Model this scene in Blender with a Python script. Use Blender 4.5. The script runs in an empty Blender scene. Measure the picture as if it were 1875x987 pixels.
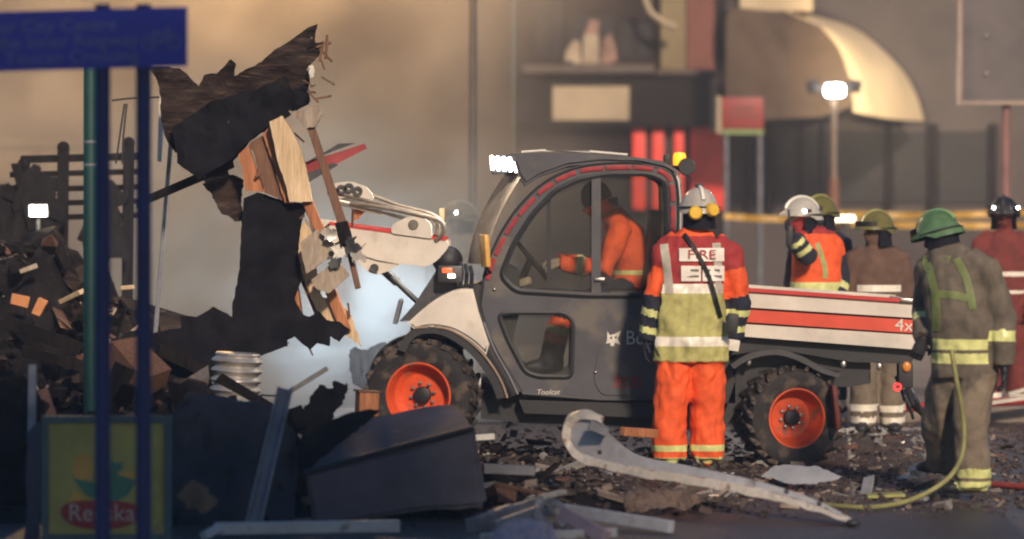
import bpy, bmesh, math, random
import numpy as np
from mathutils import Vector, Matrix, noise
from mathutils.bvhtree import BVHTree

R = math.radians
rng = random.Random(7)
sc = bpy.context.scene
COL = sc.collection

# ------------------------------------------------------------------ camera
F = 6050.0            # focal length in photo pixels (photo is 1875 x 987)
H = 1.79              # eye height
HOR = 370.0           # row of the horizon in the photo
cam_d = bpy.data.cameras.new('camera')
cam_d.sensor_width = 36.0
cam_d.lens = 36.0 * F / 1875.0
cam_d.shift_y = (HOR - 493.5) / 1875.0
cam_d.clip_start = 0.5
cam_d.clip_end = 3000
cam_d.dof.use_dof = True
cam_d.dof.focus_distance = 22.3
cam_d.dof.aperture_fstop = 1.2
cam = bpy.data.objects.new('camera', cam_d)
cam.location = (0, 0, H)
cam.rotation_euler = (R(90), 0, 0)
COL.objects.link(cam)
sc.camera = cam

# ------------------------------------------------------------------ world (night) and key light
w = bpy.data.worlds.new('World'); sc.world = w; w.use_nodes = True
nt = w.node_tree
bg = nt.nodes['Background']
sky = nt.nodes.new('ShaderNodeTexSky')
sky.sky_type = 'NISHITA'; sky.sun_disc = False
SUN_EL, SUN_AZ = R(27), R(166)          # azimuth clockwise from the view direction (+Y)
sky.sun_elevation = R(6.0); sky.sun_rotation = SUN_AZ; sky.ozone_density = 4.0
nt.links.new(sky.outputs[0], bg.inputs[0])
bg.inputs[1].default_value = 0.09
sd = bpy.data.lights.new('sun', 'SUN'); sd.energy = 2.1; sd.angle = R(5); sd.color = (1.0, 0.79, 0.60)
sun = bpy.data.objects.new('sun', sd); COL.objects.link(sun)
sdir = Vector((math.sin(SUN_AZ) * math.cos(SUN_EL), math.cos(SUN_AZ) * math.cos(SUN_EL), math.sin(SUN_EL)))
sun.rotation_euler = sdir.to_track_quat('Z', 'Y').to_euler()
sun.location = (20, 0, 12)

vs = sc.view_settings
vs.view_transform = 'Standard'; vs.look = 'None'; vs.gamma = 1.0; vs.use_curve_mapping = False
vs.exposure = 0.95
cy = sc.cycles
sc.render.engine = 'CYCLES'
cy.use_denoising = True
try: cy.denoiser = 'OPENIMAGEDENOISE'
except Exception: pass
cy.max_bounces = 6; cy.diffuse_bounces = 2; cy.glossy_bounces = 3; cy.transmission_bounces = 4
cy.volume_bounces = 1; cy.transparent_max_bounces = 12
cy.caustics_reflective = False; cy.caustics_refractive = False
cy.sample_clamp_indirect = 4.0; cy.sample_clamp_direct = 20.0
cy.filter_width = 2.1
cy.volume_step_rate = 3.0; cy.volume_max_steps = 96

# ------------------------------------------------------------------ helpers
def P(px, py, Y):
    return Vector(((px - 937.5) / F * Y, Y, H - (py - HOR) / F * Y))
def TX(px, Y=22.3): return (px - 937.5) / F * Y
def TZ(py, Y=22.3): return H - (py - HOR) / F * Y

MATS = {}
def mat(name, col, rough=0.6, metal=0.0, var=0.25, scale=6.0, bump=0.0, bscale=None, col2=None, spec=0.5, emit=None, estr=0.0, coat=0.0, spots=None):
    if name in MATS: return MATS[name]
    m = bpy.data.materials.new(name); m.use_nodes = True
    n = m.node_tree.nodes; l = m.node_tree.links
    b = n['Principled BSDF']
    b.inputs['Roughness'].default_value = rough
    b.inputs['Metallic'].default_value = metal
    b.inputs['Specular IOR Level'].default_value = spec
    if coat: b.inputs['Coat Weight'].default_value = coat
    tc = n.new('ShaderNodeTexCoord')
    no = n.new('ShaderNodeTexNoise'); no.inputs['Scale'].default_value = scale
    no.inputs['Detail'].default_value = 6; no.inputs['Roughness'].default_value = 0.65
    l.new(tc.outputs['Object'], no.inputs['Vector'])
    cr = n.new('ShaderNodeValToRGB')
    c2 = col2 if col2 else tuple(max(0, c * (1 - var)) for c in col)
    c1 = tuple(min(1, c * (1 + var * 0.5)) for c in col)
    cr.color_ramp.elements[0].color = (*c2, 1); cr.color_ramp.elements[0].position = 0.32
    cr.color_ramp.elements[1].color = (*c1, 1); cr.color_ramp.elements[1].position = 0.66
    l.new(no.outputs['Fac'], cr.inputs['Fac'])
    out = cr.outputs['Color']
    if spots:                                   # dirt with a shape of its own
        n2 = n.new('ShaderNodeTexNoise'); n2.inputs['Scale'].default_value = spots[1]; n2.inputs['Detail'].default_value = 8
        l.new(tc.outputs['Object'], n2.inputs['Vector'])
        r2 = n.new('ShaderNodeValToRGB'); r2.color_ramp.elements[0].position = spots[2]; r2.color_ramp.elements[1].position = spots[2] + 0.12
        l.new(n2.outputs['Fac'], r2.inputs['Fac'])
        mx = n.new('ShaderNodeMix'); mx.data_type = 'RGBA'
        l.new(r2.outputs['Color'], mx.inputs['Factor']); l.new(out, mx.inputs['A']); mx.inputs['B'].default_value = (*spots[0], 1)
        out = mx.outputs['Result']
    l.new(out, b.inputs['Base Color'])
    if bump:
        bn = n.new('ShaderNodeTexNoise'); bn.inputs['Scale'].default_value = bscale or scale * 5; bn.inputs['Detail'].default_value = 5
        l.new(tc.outputs['Object'], bn.inputs['Vector'])
        bp = n.new('ShaderNodeBump'); bp.inputs['Strength'].default_value = bump; bp.inputs['Distance'].default_value = 0.02
        l.new(bn.outputs['Fac'], bp.inputs['Height']); l.new(bp.outputs['Normal'], b.inputs['Normal'])
    if emit:
        b.inputs['Emission Color'].default_value = (*emit, 1); b.inputs['Emission Strength'].default_value = estr
    MATS[name] = m
    return m

def wood(name, col, dark, rough=0.7, axis=2, spec=0.4):
    if name in MATS: return MATS[name]
    m = mat(name, col, rough, 0, 0.3, 4, 0.25, 30, dark, spec=spec)
    n = m.node_tree.nodes; l = m.node_tree.links
    tc = [x for x in n if x.type == 'TEX_COORD'][0]
    mp = n.new('ShaderNodeMapping')
    s = [14, 14, 14]; s[axis] = 1.0
    mp.inputs['Scale'].default_value = s
    l.new(tc.outputs['Object'], mp.inputs['Vector'])
    for x in n:
        if x.type == 'TEX_NOISE': l.new(mp.outputs['Vector'], x.inputs['Vector'])
    return m

def glass(name, tint, clear, dust=0.0, dustcol=(0.5, 0.45, 0.38)):
    if name in MATS: return MATS[name]
    m = bpy.data.materials.new(name); m.use_nodes = True
    n = m.node_tree.nodes; l = m.node_tree.links
    n.remove(n['Principled BSDF']); o = n['Material Output']
    t = n.new('ShaderNodeBsdfTransparent'); t.inputs[0].default_value = (*tint, 1)
    g = n.new('ShaderNodeBsdfGlossy'); g.inputs['Roughness'].default_value = 0.05
    fr = n.new('ShaderNodeFresnel'); fr.inputs[0].default_value = 1.45
    mx = n.new('ShaderNodeMixShader'); l.new(fr.outputs[0], mx.inputs[0]); l.new(t.outputs[0], mx.inputs[1]); l.new(g.outputs[0], mx.inputs[2])
    last = mx
    if dust:
        d = n.new('ShaderNodeBsdfDiffuse'); d.inputs[0].default_value = (*dustcol, 1)
        no = n.new('ShaderNodeTexNoise'); no.inputs['Scale'].default_value = 3.0; no.inputs['Detail'].default_value = 6
        mr = n.new('ShaderNodeMapRange'); mr.inputs['From Min'].default_value = 0.3; mr.inputs['From Max'].default_value = 0.75
        mr.inputs['To Min'].default_value = dust * 0.5; mr.inputs['To Max'].default_value = dust * 1.4
        l.new(no.outputs['Fac'], mr.inputs['Value'])
        m2 = n.new('ShaderNodeMixShader'); l.new(mr.outputs[0], m2.inputs[0]); l.new(mx.outputs[0], m2.inputs[1]); l.new(d.outputs[0], m2.inputs[2])
        last = m2
    l.new(last.outputs[0], o.inputs['Surface'])
    MATS[name] = m
    return m

def link(o, parent=None):
    COL.objects.link(o)
    if parent is not None: o.parent = parent
    return o

def smooth_me(me, ang=35):
    me.shade_smooth()
    me.set_sharp_from_angle(angle=R(ang))

def obj(name, bm, m, parent=None, world=True, smooth=35, props=None):
    """bmesh -> one mesh object; world=True: coordinates are world ones, taken into the parent's frame"""
    me = bpy.data.meshes.new(name)
    bmesh.ops.recalc_face_normals(bm, faces=bm.faces[:])
    bm.to_mesh(me); bm.free()
    for x in (m if isinstance(m, (list, tuple)) else [m]): me.materials.append(x)
    if smooth: smooth_me(me, smooth)
    o = bpy.data.objects.new(name, me); link(o)
    if parent is not None:
        o.parent = parent
        if world: me.transform(chain_matrix(parent).inverted())
    return o

def chain_matrix(o):
    mtx = o.matrix_basis.copy()
    while o.parent is not None:
        o = o.parent; mtx = o.matrix_basis @ mtx
    return mtx

def tag(o, label, cat, group=None, kind=None):
    if label: o['label'] = label
    if cat: o['category'] = cat
    if group: o['group'] = group
    if kind: o['kind'] = kind
    return o

def thing(name, label, cat, loc=(0, 0, 0), rotz=0, group=None):
    o = bpy.data.objects.new(name, None); link(o)
    o.empty_display_size = 0.1
    o.location = loc; o.rotation_euler = (0, 0, rotz)
    return tag(o, label, cat, group)

def centre(o):
    """move a top-level mesh object's origin to the foot of its own geometry"""
    me = o.data
    xs = [v.co for v in me.vertices]
    c = Vector(((min(v.x for v in xs) + max(v.x for v in xs)) / 2, (min(v.y for v in xs) + max(v.y for v in xs)) / 2, min(v.z for v in xs)))
    me.transform(Matrix.Translation(-c)); o.location = c
    return o

def solo(name, bm, m, label, cat, group=None, smooth=35):
    return tag(centre(obj(name, bm, m, smooth=smooth)), label, cat, group)

def NB(): return bmesh.new()

def box(bm, c, d, rot=None, bevel=0.0, mi=0):
    b2 = bmesh.new()
    bmesh.ops.create_cube(b2, size=1)
    bmesh.ops.scale(b2, vec=d, verts=b2.verts)
    if bevel: bmesh.ops.bevel(b2, geom=b2.edges[:], offset=bevel, segments=2, affect='EDGES', profile=0.6)
    M = Matrix.Translation(c)
    if rot is not None:
        M = M @ (rot.to_4x4() if isinstance(rot, Matrix) else __import__('mathutils').Euler(rot).to_matrix().to_4x4())
    return merge(bm, b2, M, mi)

def merge(bm, b2, M=None, mi=0):
    if M is not None: b2.transform(M)
    for f in b2.faces: f.material_index = mi
    me = bpy.data.meshes.new('tmp'); b2.to_mesh(me); b2.free()
    bm.from_mesh(me); bpy.data.meshes.remove(me)
    return bm

def frame_of(t, side):
    t = t.normalized()
    s = side - t * side.dot(t)
    if s.length < 1e-4:
        s = Vector((1, 0, 0)) - t * t.x
        if s.length < 1e-3: s = Vector((0, 1, 0))
    s.normalize()
    return s, t.cross(s)

def loft(bm, pts, rx, ry=None, side=Vector((1, 0, 0)), seg=14, cap=True, mi=0, power=1.0):
    """tube of elliptical rings along pts; rx across 'side', ry the other way"""
    pts = [Vector(p) for p in pts]; n = len(pts)
    if not isinstance(rx, (list, tuple)): rx = [rx] * n
    if ry is None: ry = rx
    if not isinstance(ry, (list, tuple)): ry = [ry] * n
    rings = []
    for i, p in enumerate(pts):
        t = (pts[min(i + 1, n - 1)] - pts[max(i - 1, 0)])
        s, u = frame_of(t, side)
        ring = []
        for k in range(seg):
            a = 2 * math.pi * k / seg
            c, q = math.cos(a), math.sin(a)
            if power != 1.0:
                c = math.copysign(abs(c) ** power, c); q = math.copysign(abs(q) ** power, q)
            ring.append(bm.verts.new(p + s * rx[i] * c + u * ry[i] * q))
        rings.append(ring)
    for a, b in zip(rings, rings[1:]):
        for k in range(seg):
            f = bm.faces.new((a[k], a[(k + 1) % seg], b[(k + 1) % seg], b[k])); f.material_index = mi
    if cap:
        f = bm.faces.new(rings[0][::-1]); f.material_index = mi
        f = bm.faces.new(rings[-1]); f.material_index = mi
    return bm

def ball(bm, c, r, scale=(1, 1, 1), rot=None, seg=16, mi=0):
    b2 = bmesh.new()
    bmesh.ops.create_uvsphere(b2, u_segments=seg, v_segments=seg // 2 + 2, radius=r)
    bmesh.ops.scale(b2, vec=scale, verts=b2.verts)
    M = Matrix.Translation(c)
    if rot is not None: M = M @ __import__('mathutils').Euler(rot).to_matrix().to_4x4()
    return merge(bm, b2, M, mi)

def lathe(bm, prof, c, axis=Vector((0, 1, 0)), seg=40, mi=0):
    """prof: list of (radius, along axis)"""
    axis = axis.normalized(); s, u = frame_of(axis, Vector((1, 0, 0)))
    rings = []
    for r, a in prof:
        rings.append([bm.verts.new(c + axis * a + (s * math.cos(2 * math.pi * k / seg) + u * math.sin(2 * math.pi * k / seg)) * max(r, 1e-4)) for k in range(seg)])
    for a, b in zip(rings, rings[1:]):
        for k in range(seg):
            f = bm.faces.new((a[k], a[(k + 1) % seg], b[(k + 1) % seg], b[k])); f.material_index = mi
    return bm

def crom(pts, closed=True, n=5):
    out = []; L = len(pts)
    rngI = range(L) if closed else range(L - 1)
    for i in rngI:
        if closed: p0, p1, p2, p3 = pts[(i - 1) % L], pts[i], pts[(i + 1) % L], pts[(i + 2) % L]
        else: p0, p1, p2, p3 = pts[max(i - 1, 0)], pts[i], pts[i + 1], pts[min(i + 2, L - 1)]
        for k in range(n):
            t = k / n
            out.append(tuple(0.5 * (2 * b + (c - a) * t + (2 * a - 5 * b + 4 * c - d) * t * t + (3 * b - a - 3 * c + d) * t ** 3) for a, b, c, d in zip(p0, p1, p2, p3)))
    if not closed: out.append(tuple(pts[-1]))
    return out

def rounded(pts, r, n=4):
    out = []; L = len(pts)
    for i in range(L):
        a, b, c = Vector(pts[i - 1]), Vector(pts[i]), Vector(pts[(i + 1) % L])
        d1 = (a - b); d2 = (c - b)
        k1 = min(r, d1.length * 0.45); k2 = min(r, d2.length * 0.45)
        p1 = b + d1.normalized() * k1; p2 = b + d2.normalized() * k2
        for j in range(n + 1):
            t = j / n
            out.append(tuple(p1 * (1 - t) ** 2 + b * 2 * t * (1 - t) + p2 * t * t))
    return out

def plate(bm, outline, holes, y0, y1, mi=0):
    """flat plate in the x-z plane between depths y0 and y1, with holes; points are (x, z)"""
    b2 = bmesh.new()
    edges = []
    for lp in [outline] + list(holes):
        vs_ = [b2.verts.new((x, y0, z)) for x, z in lp]
        edges += [b2.edges.new((vs_[i], vs_[(i + 1) % len(vs_)])) for i in range(len(vs_))]
    bmesh.ops.triangle_fill(b2, use_beauty=True, use_dissolve=False, edges=edges, normal=(0, -1, 0))
    r = bmesh.ops.extrude_face_region(b2, geom=b2.faces[:])
    bmesh.ops.translate(b2, vec=(0, y1 - y0, 0), verts=[v for v in r['geom'] if isinstance(v, bmesh.types.BMVert)])
    return merge(bm, b2, None, mi)

def px(pts, Y=22.3): return [(TX(a, Y), TZ(b, Y)) for a, b in pts]

def torn(pts, rough, rnd, depth=5):
    """roughen a closed outline by random midpoints"""
    for _ in range(depth):
        out = []
        for i in range(len(pts)):
            a, b = pts[i], pts[(i + 1) % len(pts)]
            out.append(a)
            L = math.hypot(b[0] - a[0], b[1] - a[1])
            if L > 3:
                t = rnd.uniform(0.35, 0.65); q = rnd.gauss(0, rough * (1 if L > 20 else 2.2)) * L
                out.append((a[0] + (b[0] - a[0]) * t - (b[1] - a[1]) / L * q, a[1] + (b[1] - a[1]) * t + (b[0] - a[0]) / L * q))
        pts = out
    return pts

def sheet(pts, Y, thick, crumple=0.03, tilt=(0, 0), rough=0.06, seed=0, cell=0.07, fscale=3.0, bend=None):
    """torn sheet traced as an outline at depth Y, with its own thickness, tilt in depth and crumples"""
    rnd = random.Random(seed)
    out = torn(pts, rough, rnd) if rough else pts
    cx = sum(p[0] for p in out) / len(out); cyy = sum(p[1] for p in out) / len(out)
    bm = bmesh.new()
    vs_ = [bm.verts.new(P(a, b, Y)) for a, b in out]
    ed = [bm.edges.new((vs_[i], vs_[(i + 1) % len(vs_)])) for i in range(len(vs_))]
    bmesh.ops.triangle_fill(bm, use_beauty=True, use_dissolve=False, edges=ed, normal=(0, -1, 0))
    for _ in range(6):
        lg = [e for e in bm.edges if e.calc_length() > cell]
        if not lg: break
        bmesh.ops.subdivide_edges(bm, edges=lg, cuts=1)
        bmesh.ops.triangulate(bm, faces=[f for f in bm.faces if len(f.verts) > 3])
    bmesh.ops.recalc_face_normals(bm, faces=bm.faces[:])
    c = P(cx, cyy, Y)
    for v in bm.verts:
        d = v.co - c
        n1 = noise.noise(Vector((v.co.x * fscale, v.co.z * fscale, seed * 3.1)))
        n2 = noise.noise(Vector((v.co.x * fscale * 3, v.co.z * fscale * 3, seed * 1.7)))
        n3 = abs(noise.noise(Vector((v.co.x * fscale * 2.1 + 9, v.co.z * fscale * 1.3, seed))))
        dy = d.x * tilt[0] + d.z * tilt[1] + crumple * (n1 * 2 + n2 * 0.9 - n3 * 1.6)
        if bend: dy += bend(d)
        v.co.y += dy
    geom = bm.faces[:]
    r = bmesh.ops.solidify(bm, geom=geom, thickness=thick)
    return bm

def beam(a, b, wd, dp, side=Vector((0, 1, 0)), bevel=0.004, bm=None, rnd=None, mi=0):
    """rectangular timber or bar between two points: wd across the view, dp along 'side'"""
    a, b = Vector(a), Vector(b); bm = bm or bmesh.new()
    t = (b - a); L = t.length; t.normalize()
    s, u = frame_of(t, side)
    M = Matrix(((u.x, s.x, t.x), (u.y, s.y, t.y), (u.z, s.z, t.z)))
    b2 = bmesh.new(); bmesh.ops.create_cube(b2, size=1)
    bmesh.ops.scale(b2, vec=(wd, dp, L), verts=b2.verts)
    if rnd:
        for v in b2.verts: v.co += Vector((rnd.uniform(-.12, .12) * wd, rnd.uniform(-.1, .1) * dp, rnd.uniform(-.03, .03) * L))
    if bevel: bmesh.ops.bevel(b2, geom=b2.edges[:], offset=min(bevel, wd * .2, dp * .2), segments=1, affect='EDGES')
    return merge(bm, b2, Matrix.Translation((a + b) / 2) @ M.to_4x4(), mi)

def remeshed(bm, voxel, smooth_it=4):
    me = bpy.data.meshes.new('tmp'); bm.to_mesh(me); bm.free()
    o = bpy.data.objects.new('tmp', me); COL.objects.link(o)
    md = o.modifiers.new('r', 'REMESH'); md.mode = 'VOXEL'; md.voxel_size = voxel; md.adaptivity = 0
    if smooth_it:
        s = o.modifiers.new('s', 'SMOOTH'); s.factor = 0.5; s.iterations = smooth_it
    dg = bpy.context.evaluated_depsgraph_get()
    res = bpy.data.meshes.new_from_object(o.evaluated_get(dg))
    bpy.data.objects.remove(o); bpy.data.meshes.remove(me)
    return res

def text_mesh(body, size, extrude, shear=0.0, space=1.0):
    cu = bpy.data.curves.new('txt', 'FONT'); cu.body = body; cu.size = size; cu.extrude = extrude; cu.shear = shear
    cu.align_x = 'CENTER'; cu.align_y = 'CENTER'; cu.space_character = space; cu.resolution_u = 3
    o = bpy.data.objects.new('txt', cu); COL.objects.link(o)
    dg = bpy.context.evaluated_depsgraph_get()
    me = bpy.data.meshes.new_from_object(o.evaluated_get(dg))
    bpy.data.objects.remove(o); bpy.data.curves.remove(cu)
    return me

def lettering(name, body, size, loc, m, parent, shear=0.0, sx=1.0, roll=0.0, space=1.0, bold=0.0, apart=False):
    """flat print; apart=True: one object per letter"""
    me = text_mesh(body, size, 0.0015, shear, space)
    me.transform(chain_matrix(parent).inverted() @ Matrix.Translation(loc) @ Matrix.Rotation(roll, 4, 'Y') @ Matrix.Rotation(R(90), 4, 'X') @ Matrix.Diagonal((sx, 1, 1, 1)))
    if not apart:
        me.materials.append(m); o = bpy.data.objects.new(name, me); link(o, parent); o['kind'] = 'stuff'
        return o
    nv = len(me.vertices); lab = list(range(nv))
    def root(i):
        while lab[i] != i: lab[i] = lab[lab[i]]; i = lab[i]
        return i
    for e in me.edges: lab[root(e.vertices[0])] = root(e.vertices[1])
    # merge coincident islands (front, back and rim of one glyph)
    isl = {}
    for i in range(nv): isl.setdefault(root(i), []).append(i)
    boxes = sorted(([min(me.vertices[i].co.x for i in v), max(me.vertices[i].co.x for i in v), v] for v in isl.values()), key=lambda b_: b_[0])
    grp = []
    for b_ in boxes:
        if grp and b_[0] < grp[-1][1] - 1e-4: grp[-1][1] = max(grp[-1][1], b_[1]); grp[-1][2] += b_[2]
        else: grp.append([b_[0], b_[1], list(b_[2])])
    for g in grp:
        ids = set(g[2]); mp_ = {v: k for k, v in enumerate(sorted(ids))}
        m2 = bpy.data.meshes.new('letter'); m2.from_pydata([me.vertices[i].co for i in sorted(ids)], [], [[mp_[v] for v in p_.vertices] for p_ in me.polygons if p_.vertices[0] in ids])
        m2.materials.append(m); link(bpy.data.objects.new('letter', m2), parent)
    bpy.data.meshes.remove(me)

def lamp(name, kind, loc, energy, color, parent=None, aim=None, size=70, blend=0.6, radius=0.05):
    ld = bpy.data.lights.new(name, kind); ld.energy = energy; ld.color = color; ld.shadow_soft_size = radius
    o = bpy.data.objects.new(name, ld); link(o)
    o.location = loc
    if kind == 'SPOT':
        ld.spot_size = R(size); ld.spot_blend = blend
        o.rotation_euler = (Vector(loc) - Vector(aim)).to_track_quat('Z', 'Y').to_euler()
    if parent is not None:
        o.parent = parent; o.matrix_parent_inverse = chain_matrix(parent).inverted()
    return o

# ------------------------------------------------------------------ materials
M_white = mat('truck_white', (0.68, 0.62, 0.54), 0.42, var=0.2, scale=3, spots=((0.46, 0.38, 0.29), 7, 0.62))
M_char = mat('truck_charcoal', (0.072, 0.072, 0.084), 0.42, var=0.25, scale=3, bump=0.03, spots=((0.13, 0.115, 0.10), 4, 0.52))
M_black = mat('black_plastic', (0.018, 0.018, 0.021), 0.55, var=0.3, scale=9, bump=0.06)
M_rubber = mat('tyre_rubber', (0.026, 0.024, 0.024), 0.85, var=0.4, scale=12, bump=0.25, spots=((0.10, 0.075, 0.058), 9, 0.49))
M_rim = mat('rim_orange', (0.78, 0.105, 0.03), 0.4, var=0.25, scale=7, spots=((0.36, 0.12, 0.07), 9, 0.55))
M_red = mat('red_paint', (0.55, 0.035, 0.03), 0.4, var=0.2, scale=6)
M_redband = mat('red_band', (0.68, 0.075, 0.035), 0.4, var=0.15, scale=4)
M_steel = mat('bare_steel', (0.42, 0.40, 0.38), 0.32, 0.85, var=0.35, scale=14)
M_dsteel = mat('dark_steel', (0.07, 0.07, 0.075), 0.45, 0.6, var=0.4, scale=14, bump=0.1)
M_hose = mat('hose_rubber', (0.16, 0.13, 0.10), 0.6, var=0.4, scale=20)
M_amber = mat('amber_lens', (0.9, 0.42, 0.02), 0.25, emit=(1.0, 0.45, 0.02), estr=0.7)
M_mirror = mat('mirror_amber', (0.75, 0.42, 0.10), 0.4, var=0.2)
M_glass = glass('side_glass', (0.95, 0.97, 0.96), 1, 0.05, (0.30, 0.28, 0.25))
M_screen = glass('windscreen_glass', (0.8, 0.8, 0.76), 1, 0.80, (0.85, 0.72, 0.55))
M_hivis = mat('hivis_orange', (0.92, 0.115, 0.022), 0.75, var=0.28, scale=9, bump=0.15, bscale=60, spots=((0.62, 0.085, 0.028), 7, 0.62))
M_lime = mat('hivis_lime', (0.47, 0.44, 0.16), 0.75, var=0.3, scale=8, bump=0.15, bscale=60, spots=((0.24, 0.21, 0.08), 6, 0.60))
M_tape = mat('reflective_tape', (0.86, 0.80, 0.68), 0.35, var=0.18, scale=16)
M_ltape = mat('lime_tape', (0.72, 0.74, 0.30), 0.35, var=0.22, scale=16)
M_navy = mat('navy_cloth', (0.018, 0.02, 0.036), 0.85, var=0.3, scale=9, bump=0.2, bscale=50)
M_maroon = mat('maroon_cloth', (0.36, 0.03, 0.03), 0.8, var=0.3, scale=9)
M_tunic = mat('tunic_khaki', (0.135, 0.112, 0.085), 0.9, var=0.38, scale=8, bump=0.25, bscale=60, spots=((0.075, 0.062, 0.05), 5, 0.58))
M_trous = mat('trousers_tan', (0.20, 0.16, 0.115), 0.9, var=0.38, scale=8, bump=0.25, bscale=60, spots=((0.08, 0.062, 0.045), 4, 0.56))
M_brown = mat('tunic_brown', (0.13, 0.075, 0.052), 0.9, var=0.3, scale=8, bump=0.2, bscale=60)
M_skin = mat('skin', (0.42, 0.22, 0.15), 0.55, var=0.15, scale=8)
M_hwhite = mat('helmet_white', (0.82, 0.78, 0.70), 0.3, var=0.15, scale=9, spots=((0.35, 0.28, 0.2), 12, 0.70))
M_hyel = mat('helmet_yellow', (0.30, 0.28, 0.09), 0.35, var=0.3, scale=9)
M_hgreen = mat('helmet_green', (0.20, 0.38, 0.19), 0.35, var=0.3, scale=9)
M_earcup = mat('earcup_yellow', (0.85, 0.52, 0.05), 0.4, var=0.2)
M_torch = mat('torch_lit', (1, 1, 1), 0.3, emit=(1.0, 0.95, 0.85), estr=14)
M_asph = mat('wet_asphalt', (0.052, 0.039, 0.038), 0.5, var=0.45, scale=1.6, bump=0.5, bscale=26, spots=((0.035, 0.029, 0.028), 0.9, 0.55))
M_char2 = mat('charred_felt', (0.0095, 0.009, 0.0115), 0.85, var=0.6, scale=6, bump=0.5, bscale=18, spec=.12, spots=((0.026, 0.019, 0.017), 4, .62))
M_felt = mat('roof_felt', (0.050, 0.034, 0.028), 0.9, spec=.15, var=0.65, scale=5, bump=0.9, bscale=18, spots=((0.11, 0.075, 0.055), 5, 0.60))
_n = M_felt.node_tree.nodes; _mp = _n.new('ShaderNodeMapping'); _mp.inputs['Rotation'].default_value = (0, R(-34), 0); _mp.inputs['Scale'].default_value = (1.0, 3.0, 6.0)
_tc = [x for x in _n if x.type == 'TEX_COORD'][0]; M_felt.node_tree.links.new(_tc.outputs['Object'], _mp.inputs['Vector'])
for _x in [x for x in _n if x.type == 'TEX_NOISE']: M_felt.node_tree.links.new(_mp.outputs['Vector'], _x.inputs['Vector'])
M_pale = wood('pale_wood', (0.66, 0.50, 0.32), (0.46, 0.31, 0.17))
M_orng = wood('orange_wood', (0.46, 0.19, 0.085), (0.26, 0.09, 0.04))
M_brwn = wood('brown_wood', (0.20, 0.10, 0.06), (0.10, 0.05, 0.03))
M_greyw = wood('grey_wood', (0.36, 0.29, 0.22), (0.22, 0.17, 0.13))
M_char3 = wood('charred_wood', (0.020, 0.016, 0.015), (0.007, 0.006, 0.006), .9, spec=0.08)
M_galv = mat('galvanised', (0.50, 0.47, 0.43), 0.4, 0.55, var=0.25, scale=10, spots=((0.24, 0.17, 0.11), 7, 0.6))
M_zinc = mat('grey_metal', (0.20, 0.205, 0.23), 0.5, 0.3, var=0.35, scale=9, spots=((0.09, 0.08, 0.08), 6, 0.6))
M_beamw = mat('white_steel', (0.80, 0.72, 0.62), 0.3, 0.15, var=0.3, scale=14, spots=((0.30, 0.18, 0.11), 14, 0.58), bump=0.25)
M_blueb = mat('box_blue_black', (0.085, 0.072, 0.090), 0.7, var=0.4, scale=3, bump=0.3, bscale=14, spots=((.14, .115, .115), 4, .63))
M_brick = mat('brick', (0.26, 0.10, 0.065), 0.9, var=0.5, scale=9, bump=0.3)

# ------------------------------------------------------------------ the setting
def BX(bm, x0, y0, x1, y1, Y, depth, bevel=0.0, mi=0):
    """box whose front face covers photo rows/columns at depth Y, reaching back by depth"""
    a, b = P(x0, y0, Y), P(x1, y1, Y)
    return box(bm, ((a.x + b.x) / 2, Y + depth / 2, (a.z + b.z) / 2), (abs(b.x - a.x), depth, abs(a.z - b.z)), None, bevel, mi)

def struct(name, bm, m, smooth=None):
    o = obj(name, bm, m, smooth=smooth); o['kind'] = 'structure'; return o

bm = NB(); bmesh.ops.create_grid(bm, x_segments=40, y_segments=40, size=400)
bmesh.ops.translate(bm, verts=bm.verts, vec=(0, 250, 0))
struct('ground', bm, M_asph)
M_pave = mat('pavement_slab', (0.13, 0.10, 0.085), 0.8, var=0.3, scale=2.5, bump=0.3, bscale=20)
M_kerb = mat('kerb_stone', (0.22, 0.18, 0.15), 0.8, var=0.3, scale=5, bump=0.3)
bm = NB(); box(bm, (0, 49, 0.055), (60, 44, 0.11)); pave = struct('pavement', bm, M_pave)
km = None
for i in range(-9, 9):                      # kerb stones along the pavement edge
    bm = NB(); box(bm, (0, 0, 0), (0.905, 0.15, 0.13), None, 0.012)
    if km is None:
        k = obj('kerb_stone', bm, M_kerb, pave, world=False); km = k.data
    else:
        bm.free(); k = bpy.data.objects.new('kerb_stone', km); link(k, pave)
    k.location = (i * 0.915 + 0.4, 26.9 + rng.uniform(-.008, .008), 0.06 + rng.uniform(-.006, .004))

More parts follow.
